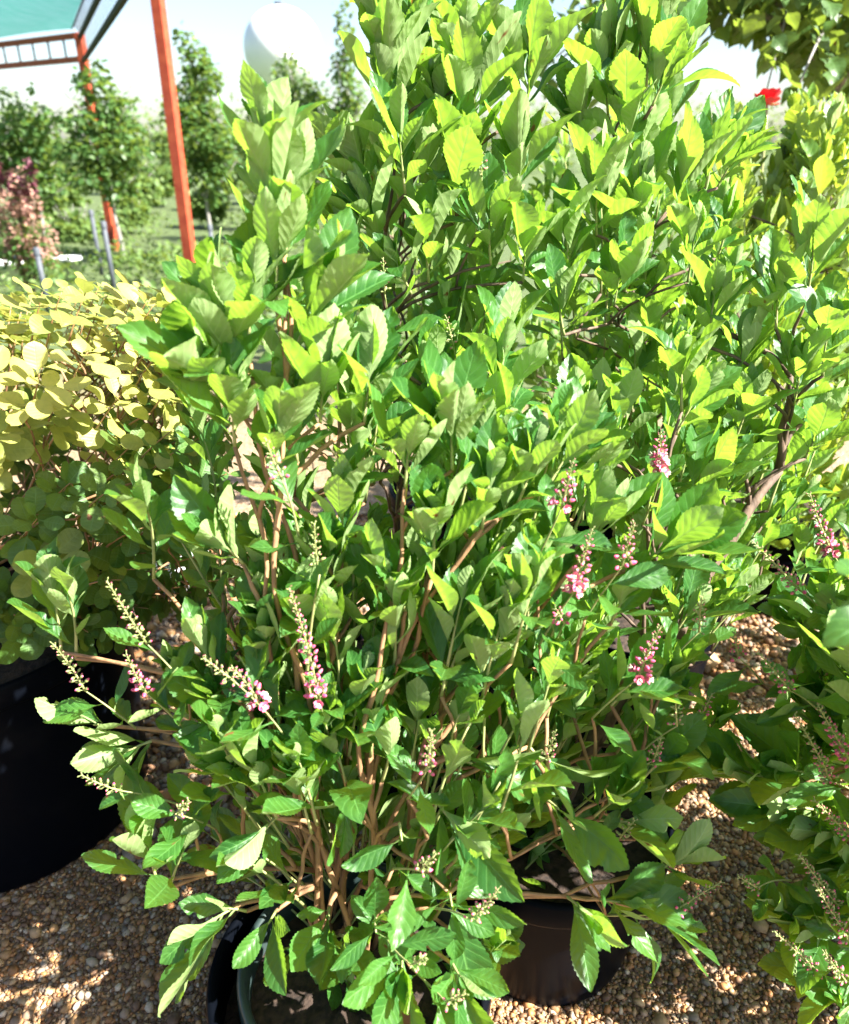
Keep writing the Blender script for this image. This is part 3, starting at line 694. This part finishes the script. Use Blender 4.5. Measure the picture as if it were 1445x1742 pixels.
# --- the two tall shrubs behind
c3 = shrub((-.03, 1.72, .35), .06, 'bark_dark', 'tall upright shrub right behind the pink flowering shrub, its tops reaching the sky'); c3.scale = 1.08
shoots(c3, [
    (665, 10, 668, 230, 1.52, 1.54, dict(n=14, L=.098)), (640, -60, 655, 140, 1.56, 1.56, dict(n=13, L=.098)), (710, -30, 690, 160, 1.6, 1.58, dict(n=12, L=.09)), (672, 150, 690, 330, 1.46, 1.5, dict(n=13, L=.09)), (790, -40, 790, 150, 1.6, 1.6, dict(n=13, L=.1)),
    (790, 190, 772, 380, 1.5, 1.52, dict(n=13, L=.095)), (820, 60, 800, 240, 1.56, 1.56, dict(n=12, L=.095)), (570, 210, 630, 330, 1.55, 1.55, dict(n=11, L=.09)), (600, 290, 650, 420, 1.5, 1.52, dict(n=11, L=.09)), (560, 330, 620, 450, 1.5, 1.52, dict(n=10, L=.085)),
    (910, 30, 895, 200, 1.62, 1.62, dict(n=12, L=.095)), (885, 190, 880, 340, 1.52, 1.55, dict(n=12, L=.09)), (720, 330, 730, 480, 1.44, 1.5, dict(n=11, L=.085)), (650, 400, 700, 500, 1.42, 1.48, dict(n=10, L=.085)), (830, 310, 835, 450, 1.46, 1.5, dict(n=11, L=.085)),
    (905, 330, 890, 480, 1.46, 1.5, dict(n=10, L=.085)), (860, 520, 850, 640, 1.34, 1.38, dict(n=9, L=.09)), (740, 560, 745, 680, 1.35, 1.38, dict(n=9, L=.085)), (550, 480, 600, 600, 1.4, 1.42, dict(n=9, L=.085)), (745, 90, 755, 260, 1.6, 1.6, dict(n=12, L=.09))])
fill(c3, [(560, 900, 230, 520, 1.55, 1.95, 13), (600, 900, 60, 300, 1.65, 1.9, 6), (540, 900, 480, 800, 1.4, 1.75, 16)], (-.03, 1.72, .7), L=.085, n=13, SL=.21, vert=1.8)
spikes(c3, [(655, 500, 652, 440, 1.4, .1), (772, 590, 760, 540, 1.33, .1), (820, 300, 822, 258, 1.46, .1)])

c4 = shrub((.64, 1.97, .35), .06, 'bark_dark', 'tall shrub with bright backlit leaves beside the tall upright one'); c4.scale = 1.08
shoots(c4, [
    (1020, 20, 1035, 200, 1.66, 1.68, dict(n=13, L=.1)), (1120, -30, 1100, 150, 1.66, 1.68, dict(n=13, L=.1)), (1165, 60, 1110, 180, 1.64, 1.66, dict(n=11, L=.1)), (1050, 130, 1075, 260, 1.62, 1.64, dict(n=12, L=.095)), (1085, -80, 1090, 90, 1.7, 1.7, dict(n=12, L=.095)),
    (975, 120, 985, 260, 1.64, 1.66, dict(n=12, L=.09)), (1020, 240, 1015, 400, 1.56, 1.6, dict(n=12, L=.095)), (1090, 260, 1090, 420, 1.58, 1.6, dict(n=12, L=.095)), (1180, 230, 1150, 370, 1.6, 1.62, dict(n=12, L=.095)), (1240, 180, 1200, 320, 1.68, 1.7, dict(n=12, L=.09)),
    (1285, 210, 1220, 320, 1.7, 1.72, dict(n=10, L=.088)), (960, 330, 965, 470, 1.54, 1.56, dict(n=10, L=.085)), (945, 450, 960, 570, 1.46, 1.5, dict(n=9, L=.09)), (1065, 410, 1045, 520, 1.5, 1.54, dict(n=9, L=.09)), (1190, 340, 1170, 480, 1.56, 1.6, dict(n=10, L=.088)), (1250, 320, 1220, 440, 1.62, 1.66, dict(n=10, L=.088))])
fill(c4, [(930, 1290, 200, 480, 1.7, 2.1, 14), (940, 1200, 50, 280, 1.8, 2.1, 6), (930, 1290, 420, 760, 1.6, 2.0, 17), (1000, 1300, 700, 1000, 1.7, 2.0, 14)], (.64, 1.97, .7), L=.085, n=13, SL=.21, vert=1.8)

# --- shrub at the right behind, in the pot past the gravel strip; before it an unseen shrub and pot added for shade
c7 = shrub((1.98, 1.95, .35), .06, 'bark_tan', 'unseen leafy shrub right of the view, added to shade the gravel strip', limit=40)
pot((1.98 * K, 1.95 * K, 0), .15, .18, .29, 'black pot of the unseen shrub added to shade the gravel strip', fill=.04)
fill(c7, [(1560, 1980, 520, 900, 1.75, 2.2, 36), (1560, 1980, 880, 1230, 1.75, 2.2, 34)], (1.98, 1.95, .6), L=.085, n=10, SL=.13)
c5 = shrub((1.36, 2.72, .35), .08, 'bark_dark', 'yellow-green shrub beyond the shaded gravel strip, standing under the heart-leaved tree', kind='lime')
fill(c5, [(1230, 1500, 190, 420, 2.4, 3.1, 44), (1320, 1520, 175, 320, 2.6, 3.2, 26), (1280, 1500, 380, 700, 2.2, 2.8, 34), (1250, 1500, 650, 900, 2.3, 2.7, 22), (1310, 1500, 720, 1000, 1.95, 2.5, 20)], (1.36, 2.72, .6), L=.085, n=12, SL=.2, vert=1.8)
# --- more of the same stock further back, filling the row
for (x, y, lab, boxes) in ((.1, 2.9, 'leafy shrub in the next row, seen between the tall shrubs', [(540, 900, 190, 420, 2.5, 3.1, 22), (440, 950, 400, 800, 2.2, 2.9, 34)]),
                           (.85, 3.2, 'leafy shrub in the next row, under the heart-leaved tree', [(880, 1300, 190, 420, 2.8, 3.4, 24), (900, 1320, 400, 800, 2.4, 3.1, 34), (900, 1100, 470, 640, 2.1, 2.7, 12)])):
    pot((x * K, y * K, 0), .15, .18, .29, 'black pot of the ' + lab.split(',')[0] + (' behind the tall shrubs' if x < .5 else ' beneath the heart-leaved tree'), fill=.04)
    c = shrub((x, y, .35), .06, 'bark_dark', lab, limit=150)
    fill(c, boxes, (x, y, .6), L=.08, n=9, SL=.14)

# --- shaded shrub at the right front
c6 = shrub((1.28, 1.12, .34), .05, 'bark_tan', 'shaded shrub with drooping bud spikes beside the bare gravel')
shoots(c6, [
    (1400, 960, 1420, 1100, 1.2, 1.22, dict(n=10, L=.09)), (1330, 1010, 1400, 1120, 1.15, 1.2, dict(n=9, L=.1)), (1260, 1090, 1350, 1160, 1.1, 1.15, dict(n=9, L=.095)), (1370, 1100, 1420, 1210, 1.08, 1.12, dict(n=9, L=.09)), (1290, 1180, 1400, 1240, 1.05, 1.1, dict(n=8, L=.09)),
    (1200, 1285, 1335, 1345, 1.0, 1.05, dict(n=10, L=.1)), (1300, 1290, 1400, 1330, 1.0, 1.05, dict(n=9, L=.1)), (1270, 1380, 1400, 1380, 1.0, 1.05, dict(n=8, L=.105)), (1340, 1420, 1450, 1410, .98, 1.0, dict(n=8, L=.11)), (1400, 1480, 1480, 1470, .95, 1.0, dict(n=8, L=.1)),
    (1290, 1520, 1390, 1590, .92, .95, dict(n=8, L=.085)), (1330, 1560, 1430, 1590, .92, .95, dict(n=8, L=.085)), (1330, 1640, 1420, 1650, .9, .92, dict(n=7, L=.085)), (1400, 1690, 1470, 1690, .85, .88, dict(n=8, L=.09)), (1420, 1560, 1480, 1560, .9, .92, dict(n=8, L=.09)), (1390, 1230, 1450, 1300, 1.02, 1.05, dict(n=9, L=.09)), (1430, 1080, 1470, 1200, 1.1, 1.12, dict(n=9, L=.09))])
fill(c6, [(1390, 1600, 950, 1700, .95, 1.25, 26), (1320, 1450, 1180, 1480, 1.05, 1.25, 10), (1490, 1950, 850, 1250, 1.0, 1.5, 40), (1500, 2000, 900, 1400, .62, 1.0, 34), (1500, 2100, 1250, 1700, .75, 1.3, 46)], (1.28, 1.12, .5), L=.09, n=9, SL=.12)  # boxes past the right edge: unseen foliage added to shade the gravel
spikes(c6, [(1415, 940, 1378, 840, 1.15, 1.05), (1362, 1005, 1282, 922, 1.08, .4), (1415, 1330, 1352, 1215, .94, .35), (1450, 1300, 1392, 1200, .92, .8), (1345, 1175, 1290, 1110, 1.0, .5), (1445, 1420, 1385, 1360, .95, .5), (1425, 1540, 1360, 1455, .9, .3), (1445, 1600, 1385, 1500, .88, .35), (1400, 1660, 1318, 1585, .88, .3), (1440, 1670, 1402, 1620, .86, .3), (1290, 1510, 1255, 1490, .92, .2), (1258, 1120, 1250, 1075, 1.08, .6)])

# --- the golden round-leaved bush
sb = shrub((-1.14, 1.60, .56), .12, 'bark_tan', 'golden and green round-leaved bush in the very large pot', kind='smoke', name='round_leaved_bush', cat='bush')
def smoke_fill():
    cB = Vector((-1.14, 1.62, 1.02)) * K
    def ok(p): u, v, d = proj1(p); return v > 455
    for i in range(330):
        for _ in range(40):
            a = rng.uniform(0, 6.28); zz = rng.uniform(-.42, .42) ; rr = math.sqrt(max(.05, 1 - (zz / .50) ** 2)) * rng.uniform(.55, 1.0)
            p = cB + Vector((math.cos(a) * rr * .84 + .06, math.sin(a) * rr * .55 + .06, zz)) * K
            u, v, d = proj1(p)
            if -260 < u < 410 and v > 485 and v < 1090: break
        z = p.z / K
        f = (z - .72) / .62 + rng.gauss(0, .2)
        g = max(0.0, min(1.0, (f - .46) * 1.8))
        out = (p - (cB + Vector((0, 0, -.25 * K)))).normalized()
        d = (out + Vector((0, 0, .25))).normalized()
        sb.shoot(p, p - d * .10, n=9, L=.041, incl=(95, 50), gold=g, gravity=.25, r=.0016, mat='shoot_red', start=.25)
smoke_fill()

finish_plants()

# ------------------------------------------------------------------ heart-leaved tree, top right
def bez(p0, c, p1, n=8): return [p0 * (1 - i / n) ** 2 + c * (2 * (i / n) * (1 - i / n)) + p1 * (i / n) ** 2 for i in range(n + 1)]
ALL.clear()
tb = Vector((2.05, 4.0, 0)); tr_ = empty('shade_tree', tb, 'broad heart-leaved tree with grey trunk overhanging the shrubs', 'tree')
ht = Plant(tr_, 'heart', tb, .05, 'bark_grey')
mb = MB(); T = at(1395, -120, 4.0); mid_ = Vector((2.08, 4.0, 1.5))
trunk = bez(tb, mid_, T, 10); mb.tube(trunk, [.062 - .002 * i for i in range(11)], 12); mb.build('trunk', M['bark_grey'], tr_)
for i in range(64):
    s0 = trunk[rng.randint(6, 10)]
    e = at(rng.uniform(860, 1540), rng.uniform(-160, 215), rng.uniform(3.1, 4.7))
    if e.z < 1.3: e.z = 1.3
    c = s0.lerp(e, .5) + Vector((0, 0, .3)); br = bez(s0, c, e, 9)
    if any(1160 < q_[0] < 1300 and 30 < q_[1] < 190 for q_ in map(proj1, br)): continue
    mb = MB(); mb.tube(br, [.014 - .0012 * k for k in range(10)], 6); mb.build('branch', M['bark_grey'], tr_)
    for q in range(46):
        f = rng.uniform(.25, 1.0); k = min(8, int(f * 9)); p = br[k].lerp(br[k + 1], f * 9 - k) + Vector((rng.gauss(0, .11), rng.gauss(0, .11), rng.gauss(-.03, .10)))
        u, v, d_ = proj1(p)
        if 1185 < u < 1285 and 50 < v < 165 and rng.random() < .7: continue
        if v > 235 and u < 1330: continue
        a = rng.uniform(0, 6.28); ht.leaf(p, Vector((math.cos(a), math.sin(a), -.75)), Vector((0, 0, 1)), rng.uniform(.06, .10), rng.gauss(0, .4))
finish_plants()

# red blossom on a plant in the row behind
rb = at(1305, 330, 3.0); rb.z = .3; rr = empty('red_flower', (rb.x, rb.y, 0), 'single red blossom on a slender stalk among the yellow-green leaves', 'flower')
mb = MB(); fp = at(1305, 176, 3.0); mb.tube(bez(Vector((rb.x, rb.y, 0)), Vector((rb.x, rb.y, 1)), fp), .005, 6); mb.build('stalk', M['shoot'], rr)
M['red'] = simple('red_petal', (.62, .02, .035), .5, (.75, .05, .06), 30)
for q in range(9):
    mb = MB(); a = q * 2.4; o_ = Vector((math.cos(a), math.sin(a), -.35 + .16 * q)).normalized(); tg = Vector((-math.sin(a), math.cos(a), 0)); r0 = .05 - .001 * q
    vv = []
    for f, ww in ((0, .1), (.4, .8), (.8, 1), (1, .6)):
        cc = fp + o_ * (r0 * f) + Vector((0, 0, .02 * f * f)); vv += [cc - tg * (.028 * ww), cc - Vector((0, 0, .004)), cc + tg * (.028 * ww)]
    mb.add(vv, [(k * 3 + j, k * 3 + j + 1, k * 3 + j + 4, k * 3 + j + 3) for k in range(3) for j in range(2)]); mb.build('petal', M['red'], rr)

# ------------------------------------------------------------------ shade frame
M['steel'] = simple('red_painted_steel', (.27, .033, .011), .6, (.36, .062, .022), 14, .15)
M['steel_dark'] = simple('dark_steel', (.004, .003, .003), .8, (.012, .006, .005), 14)
M['cloth'] = None
def shade():
    m, t, out = newmat('shade_cloth'); d = N(t, 'ShaderNodeBsdfDiffuse'); d.inputs[0].default_value = (.03, .17, .14, 1)
    tr = N(t, 'ShaderNodeBsdfTranslucent'); tr.inputs[0].default_value = (.03, .15, .125, 1); tp = N(t, 'ShaderNodeBsdfTransparent')
    a = N(t, 'ShaderNodeMixShader'); a.inputs[0].default_value = .6; t.links.new(d.outputs[0], a.inputs[1]); t.links.new(tr.outputs[0], a.inputs[2])
    tc = N(t, 'ShaderNodeTexCoord'); no = N(t, 'ShaderNodeTexNoise', Scale=3.0, Detail=4.0)
    mp = N(t, 'ShaderNodeMapping'); mp.inputs['Scale'].default_value = (6, .8, 1); mp.inputs['Rotation'].default_value = (0, 0, .5)
    t.links.new(tc.outputs['Object'], mp.inputs[0]); t.links.new(mp.outputs[0], no.inputs['Vector'])
    b = N(t, 'ShaderNodeMixShader'); t.links.new(math_(t, 'MULTIPLY', no.outputs[0], .3), b.inputs[0]); t.links.new(a.outputs[0], b.inputs[1]); t.links.new(tp.outputs[0], b.inputs[2]); t.links.new(b.outputs[0], out.inputs[0])
    Y1, Y2 = 7.5, 10.8
    P1 = at(300, 250, Y1); P2 = at(195, 420, Y2); P1.z = P2.z = 0
    zl = at(140, 100, Y2).z; zu = at(131, 60, Y2).z
    root = empty('shade_shelter', (P2.x, P2.y, 0), 'rust red steel shade frame roofed with green netting', 'shelter')
    mb = MB(); mb.beam(P1, P1 + Vector((0, 0, zu + .9)), .088, .088, up=Vector((.25, .97, 0))); mb.build('post', M['steel'], root, False)
    mb = MB(); mb.beam(P2, P2 + Vector((0, 0, zu + .02)), .088, .088, up=Vector((.25, .97, 0))); mb.build('post', M['steel'], root, False)
    left = at(0, 113, Y2 + 1.0); dl = Vector((left.x - P2.x, left.y - P2.y, 0)).normalized(); P3 = P2 + dl * 4.5
    mb = MB(); mb.beam(P3, P3 + Vector((0, 0, zu + .02)), .088, .088); mb.build('post', M['steel'], root, False)
    d_ = ray(205, 0); nr = Vector((0, 0, H)) + d_ * ((zl - H) / d_.z); nr.z = 0
    ds = (nr - P2).normalized(); Pn = P2 + ds * 6.5
    def bm_(a, b, z, w_, mat):
        mb = MB(); mb.beam(a + Vector((0, 0, z)), b + Vector((0, 0, z)), w_, w_); return mb.build('beam', M[mat], root, False)
    bm_(P2, P3, zu, .06, 'steel'); bm_(P2, P3, zl, .06, 'steel'); bm_(P2, Pn, zu - .02, .04, 'steel_dark'); bm_(P2, Pn, zl - .02, .04, 'steel_dark')
    for i in range(1, 12):
        q = P2 + dl * (.33 * i); mb = MB(); mb.tube([q + Vector((0, 0, zl + .03)), q + Vector((0, 0, zu - .03))], .013, 6); mb.build('strut', M['steel_dark'], root)
    for i in range(1, 30):
        q = P2 + ds * (.2 * i); mb = MB(); mb.tube([q + Vector((0, 0, zl + .03)), q + Vector((0, 0, zu - .05))], .003, 5); mb.build('strut', M['steel_dark'], root)
    mb = MB(); n = 16; vv = []; inn = -dl * .0
    for j in range(n + 1):
        for i in range(n + 1):
            a = i / n; b = j / n
            p = P2 + dl * (.14 + 4.6 * a) + ds * (.05 + 5.6 * b) + Vector((0, 0, zu + .07 - .06 * math.sin(math.pi * a) * math.sin(math.pi * b) + .012 * math.sin(9 * a + 7 * b)))
            vv.append(p)
    mb.add(vv, [(j * (n + 1) + i, j * (n + 1) + i + 1, (j + 1) * (n + 1) + i + 1, (j + 1) * (n + 1) + i) for j in range(n) for i in range(n)])
    mb.build('shade_net', m, root)
    for i in range(36):
        q = P2 + ds * (.1 + .15 * i); mb = MB(); mb.tube([q + Vector((0, 0, zu + .03)), q + dl * .08 + Vector((0, 0, zu + .09)), q + dl * .15 + Vector((0, 0, zu + .06))], .006, 4); mb.build('lacing', M['steel_dark'], root)
shade()

# ------------------------------------------------------------------ background trees
def crown(name, root, mat, blobs, n, size, droop=.5, seed=0):
    r_ = np.random.default_rng(seed); Vs = []; ls = []
    base = np.array([(0, 0, 0), (.28, .3, .05), (.34, .6, .05), (0, 1, -.1), (-.34, .6, .05), (-.28, .3, .05)], np.float32)
    uvb = np.array([(.5, 0), (.9, .3), (1, .6), (.5, 1), (0, .6), (.1, .3)], np.float32); fb = np.array([(0, 1, 2, 3), (0, 3, 4, 5)])
    wts = np.array([b[3] * b[4] * b[5] for b in blobs]); wts = wts / wts.sum()
    idx = r_.choice(len(blobs), n, p=wts); B = np.array(blobs)[idx]
    d = r_.normal(size=(n, 3)); d /= np.linalg.norm(d, axis=1, keepdims=True); rad = r_.uniform(.1, 1.1, n) ** .5
    P = B[:, :3] + d * B[:, 3:6] * rad[:, None]
    a = r_.uniform(0, 6.28, n); dz = -droop + r_.normal(0, .45, n)
    D = np.stack([np.cos(a), np.sin(a), dz], 1) + d * .5; D /= np.linalg.norm(D, axis=1, keepdims=True)
    up = np.stack([r_.normal(0, .45, n), r_.normal(0, .45, n), np.ones(n)], 1); Nn = up - D * (up * D).sum(1, keepdims=True); Nn /= np.linalg.norm(Nn, axis=1, keepdims=True)
    X = np.cross(D, Nn); s = size * r_.uniform(.7, 1.3, n)
    V = P[:, None, :] + s[:, None, None] * (base[None, :, 0:1] * X[:, None] + base[None, :, 1:2] * D[:, None] + base[None, :, 2:3] * Nn[:, None])
    Fq = (fb[None] + (np.arange(n) * 6)[:, None, None]).reshape(-1, 4)
    return quads(name, V.reshape(-1, 3), Fq, np.tile(uvb, (n, 1)), np.repeat(r_.random(n), 6), M[mat], root, kind=None)

def young_tree(u, vtop, Y, wpx, label, mat='pear', vbot=None, n=1100, leaf=.055, group=None, conical=True, seed=1):
    top = at(u, vtop, Y); x = top.x; h = top.z
    root = empty('young_tree', (x, Y, 0), label, 'tree', group)
    dep = Y * CP + .3; wid = wpx / F * dep / 2
    zb = at(u, vbot, Y).z if vbot else h * .38
    r_ = random.Random(seed); blobs = []
    for i in range(9):
        f = i / 8; z = zb + (h - zb) * (f * .93 + .03)
        ww = wid * (math.sin(math.pi * (0.14 + .80 * f)) ** .8 if conical else 1) * r_.uniform(.75, 1.05)
        for k in range(2):
            a = r_.uniform(0, 6.28); q = ww * .32
            blobs.append((x + math.cos(a) * q, Y + math.sin(a) * q, z + r_.uniform(-.05, .05), max(.05, ww * .74), max(.05, ww * .74), (h - zb) * .10))
    for i in range(5):
        a = r_.uniform(0, 6.28); blobs.append((x + math.cos(a) * wid * .3, Y, h + r_.uniform(-.1, .06), .05, .05, .13))
    mb = MB(); mb.tube([Vector((x + r_.uniform(-.03, .03), Y, z)) for z in np.linspace(0, h * .95, 8)], [.026 - .0027 * i for i in range(8)], 8); mb.build('trunk', M['bark_grey'], root)
    for i in range(9):
        z0 = zb + (h - zb) * (.02 + .085 * i); a = i * 2.4; l = wid * .8
        mb = MB(); mb.tube(bez(Vector((x, Y, z0)), Vector((x + math.cos(a) * l * .6, Y + math.sin(a) * l * .6, z0 + .08)), Vector((x + math.cos(a) * l, Y + math.sin(a) * l, z0 + .32)), 5), [.009 - .0012 * k for k in range(6)], 5); mb.build('branch', M['bark_grey'], root)
    crown('crown', root, mat, blobs, int(n * 1.9), leaf * 1.35, seed=seed)
    return root
G1 = 'rows of young nursery trees'
young_tree(155, 118, 9.4, 175, 'dense dark green young tree right in front of the netted frame corner post', vbot=330, n=1500, seed=2, group=G1)
young_tree(25, 160, 10.5, 200, 'dark young tree behind the dusky pink bush', vbot=345, n=1500, seed=3, group=G1)
young_tree(322, 62, 9.8, 135, 'tall narrow young tree behind the red post', vbot=330, n=1500, seed=4, group=G1)
young_tree(495, 92, 11.5, 150, 'young tree with open top in front of the white water tower', vbot=330, n=1500, seed=5, group=G1)
young_tree(585, 22, 11.0, 70, 'slim young tree rising right beside the white water tower', vbot=350, n=800, seed=6, group=G1)
young_tree(425, 180, 13.5, 90, 'small young tree between the red post and the water tower', vbot=360, n=700, seed=7, group=G1)
young_tree(745, 60, 12.5, 80, 'young tree glimpsed between the tall shrub tops', vbot=350, n=700, seed=8, group=G1)
for i, (u, vt, Y, wp) in enumerate([(235, 300, 17, 80), (270, 290, 19, 70), (95, 285, 16, 80), (380, 265, 18, 90), (60, 320, 14, 90), (215, 345, 13, 60), (125, 380, 12, 70), (440, 280, 20, 80), (350, 330, 14, 70), (205, 235, 24, 80), (285, 225, 26, 80), (400, 215, 22, 90), (75, 240, 25, 90), (450, 235, 26, 90)]):
    young_tree(u, vt, Y, wp, 'small pale yellow-green tree in the rows behind the dark young trees', mat='pale', n=900, leaf=.085, group='pale young trees in the back rows', conical=False, seed=20 + i)
def bank():
    r_ = random.Random(4); blobs = []
    for i in range(110):
        x = r_.uniform(-60, 70); y = r_.uniform(42, 60); hgt = r_.uniform(2.2, 4.6)
        blobs.append((x, y, hgt * .5, r_.uniform(1.5, 3), 1.5, hgt * .5))
    o = crown('far_wood', None, 'pale', blobs, 16000, .32, seed=9); tag(o, 'distant belt of pale green trees closing off the nursery', 'woodland', kind='stuff')
bank()

def weeds():
    r_ = random.Random(14); blobs = []
    for i in range(260):
        y = r_.uniform(5.5, 15); x = r_.uniform(-.62, .02) * y; h = r_.uniform(.08, .34)
        blobs.append((x, y, h * .5, r_.uniform(.12, .4), .2, h * .5))
    tag(crown('undergrowth', None, 'pale', blobs, 9000, .06, droop=-.6, seed=41), 'low pale weeds and seedlings between the young trees', 'undergrowth', kind='stuff')
weeds()
# dusky pink bush, far left
px = at(20, 285, 7.0); root = empty('plume_bush', (px.x - .05, 7.0, 0), 'dusky pink feathery bush among the young trees', 'bush')
bl = []; rr_ = random.Random(8)
for i in range(16):
    a = rr_.uniform(0, 6.28); q = rr_.uniform(0, .28); z = rr_.uniform(.35, px.z - .1); bl.append((px.x - .05 + math.cos(a) * q, 7 + math.sin(a) * q, z, .13, .13, .12))
mb = MB()
for i in range(7): mb.tube([Vector((px.x - .05, 7, 0)), Vector((px.x - .05 + rr_.uniform(-.25, .25), 7 + rr_.uniform(-.2, .2), px.z - .25))], [.012, .005], 5)
mb.build('stems', M['bark_dark'], root)
crown('plumes', root, 'plume', bl, 1200, .045, seed=31); crown('leaves', root, 'pear', [(b[0], b[1], b[2] * .7, b[3], b[4], b[5]) for b in bl], 600, .05, seed=32)
crown('purple_tips', root, 'purple', [(px.x - .12 + .09 * i, 7, px.z - .05 - .07 * (i % 3), .025, .025, .14) for i in range(4)], 220, .045, seed=33)

# stakes, white pots and sack
M['galv'] = simple('grey_stake', (.045, .055, .07), .7, (.075, .085, .1), 20)
M['white'] = simple('white_plastic', (.75, .76, .78), .45, (.62, .63, .66), 12)
for (u, v0, Y, lab) in ((62, 425, 6.4, 'grey metal stake beside the dusky pink bush'), (176, 380, 7.2, 'grey metal stake leaning by the dark red corner post'), (357, 385, 8.2, 'grey metal stake right of the near red post'), (155, 360, 8.6, 'thin grey stake tied to the dense dark young tree')):
    p = at(u, v0, Y); root = empty('tree_stake', (p.x, p.y, 0), lab, 'stake', 'stakes among the young trees')
    mb = MB(); mb.tube([Vector((p.x, p.y, 0)), p], .022, 8); mb.build('pole', M['galv'], root); mb = MB(); mb.lathe([(.0, .02), (.02, .018), (.027, .008), (.027, -.04)], 10, p); mb.build('cap', M['galv'], root)
for i, (u, v, Y) in enumerate(((20, 484, 7.6), (62, 472, 8.2), (118, 476, 7.9))):
    p = gnd(u, v); root = empty('white_tub', (p.x, p.y, 0), 'small round white tub on the ground between the young trees', 'tub', 'white tubs under the young trees')
    mb = MB(); mb.lathe([(.0, .004), (.12, .004), (.15, .2), (.165, .2), (.165, .225), (.145, .225), (.14, .15), (0, .15)], 24, (p.x, p.y, 0)); mb.build('wall', M['white'], root)
    mb = MB(); mb.lathe([(0, .165), (.141, .16)], 24, (p.x, p.y, 0)); mb.build('soil', M['soil'], root)
def sack():
    c = gnd(295, 1000); root = empty('white_sack', (c.x, c.y, 0), 'crumpled white plastic sack on the gravel behind the golden bush', 'sack')
    bm = bmesh.new(); bmesh.ops.create_icosphere(bm, subdivisions=4, radius=1)
    for v in bm.verts:
        n = v.co.copy(); k = 1 + .10 * math.sin(5 * n.x + 3 * n.z) + .06 * math.sin(11 * n.y + 7 * n.x) + .035 * math.sin(19 * n.z + 5 * n.x * n.y)
        v.co = Vector((n.x * .13 * k, n.y * .09 * k, max(0, .09 + n.z * .10 * k * (1 if n.z < .6 else 1.25))))
    me = bpy.data.meshes.new('bag'); bm.to_mesh(me); bm.free(); me.materials.append(M['white']); me.polygons.foreach_set('use_smooth', [True] * len(me.polygons))
    o = bpy.data.objects.new('bag', me); COL.objects.link(o); o.parent = root
    mb = MB(); mb.tube([c + Vector((.0, 0, .19)), c + Vector((.01, .0, .215)), c + Vector((.03, 0, .235))], [.02, .011, .022], 9); mb.build('tied_neck', M['white'], root)
sack()

# water tower
def tower():
    Y = 130; c = at(482, 84, Y); r = 66 / F * (c.y * CP - (c.z - H) * SP)
    root = empty('water_tower', (c.x, Y, 0), 'white ball-shaped water tower rising beyond the trees', 'water tower')
    wm = simple('tower_paint', (.80, .81, .83), .4, (.76, .77, .8), .6)
    mb = MB(); mb.lathe([(r * math.sin(math.pi * i / 28), -r * math.cos(math.pi * i / 28) * .96) for i in range(29)], 48, c); mb.build('tank', wm, root)
    mb = MB(); mb.lathe([(3.2, -c.z), (1.6, -c.z + 3), (1.25, -r * 1.6), (1.5, -r * 1.1), (2.4, -r * .88)], 32, c); mb.build('pedestal', wm, root)
    mb = MB(); mb.tube([c + Vector((0, 0, r * .95)), c + Vector((0, 0, r * .95 + 1.5))], .05, 6); mb.tube([c + Vector((-.7, 0, r * .93)), c + Vector((-.7, 0, r * .95 + .7))], .04, 6); mb.build('antenna', M['galv'], root)
    mb = MB(); mb.lathe([(.8, r * .96), (.8, r * .96 + .35), (.78, r * .96 + .35)], 16, c); mb.build('railing', M['galv'], root)
tower()
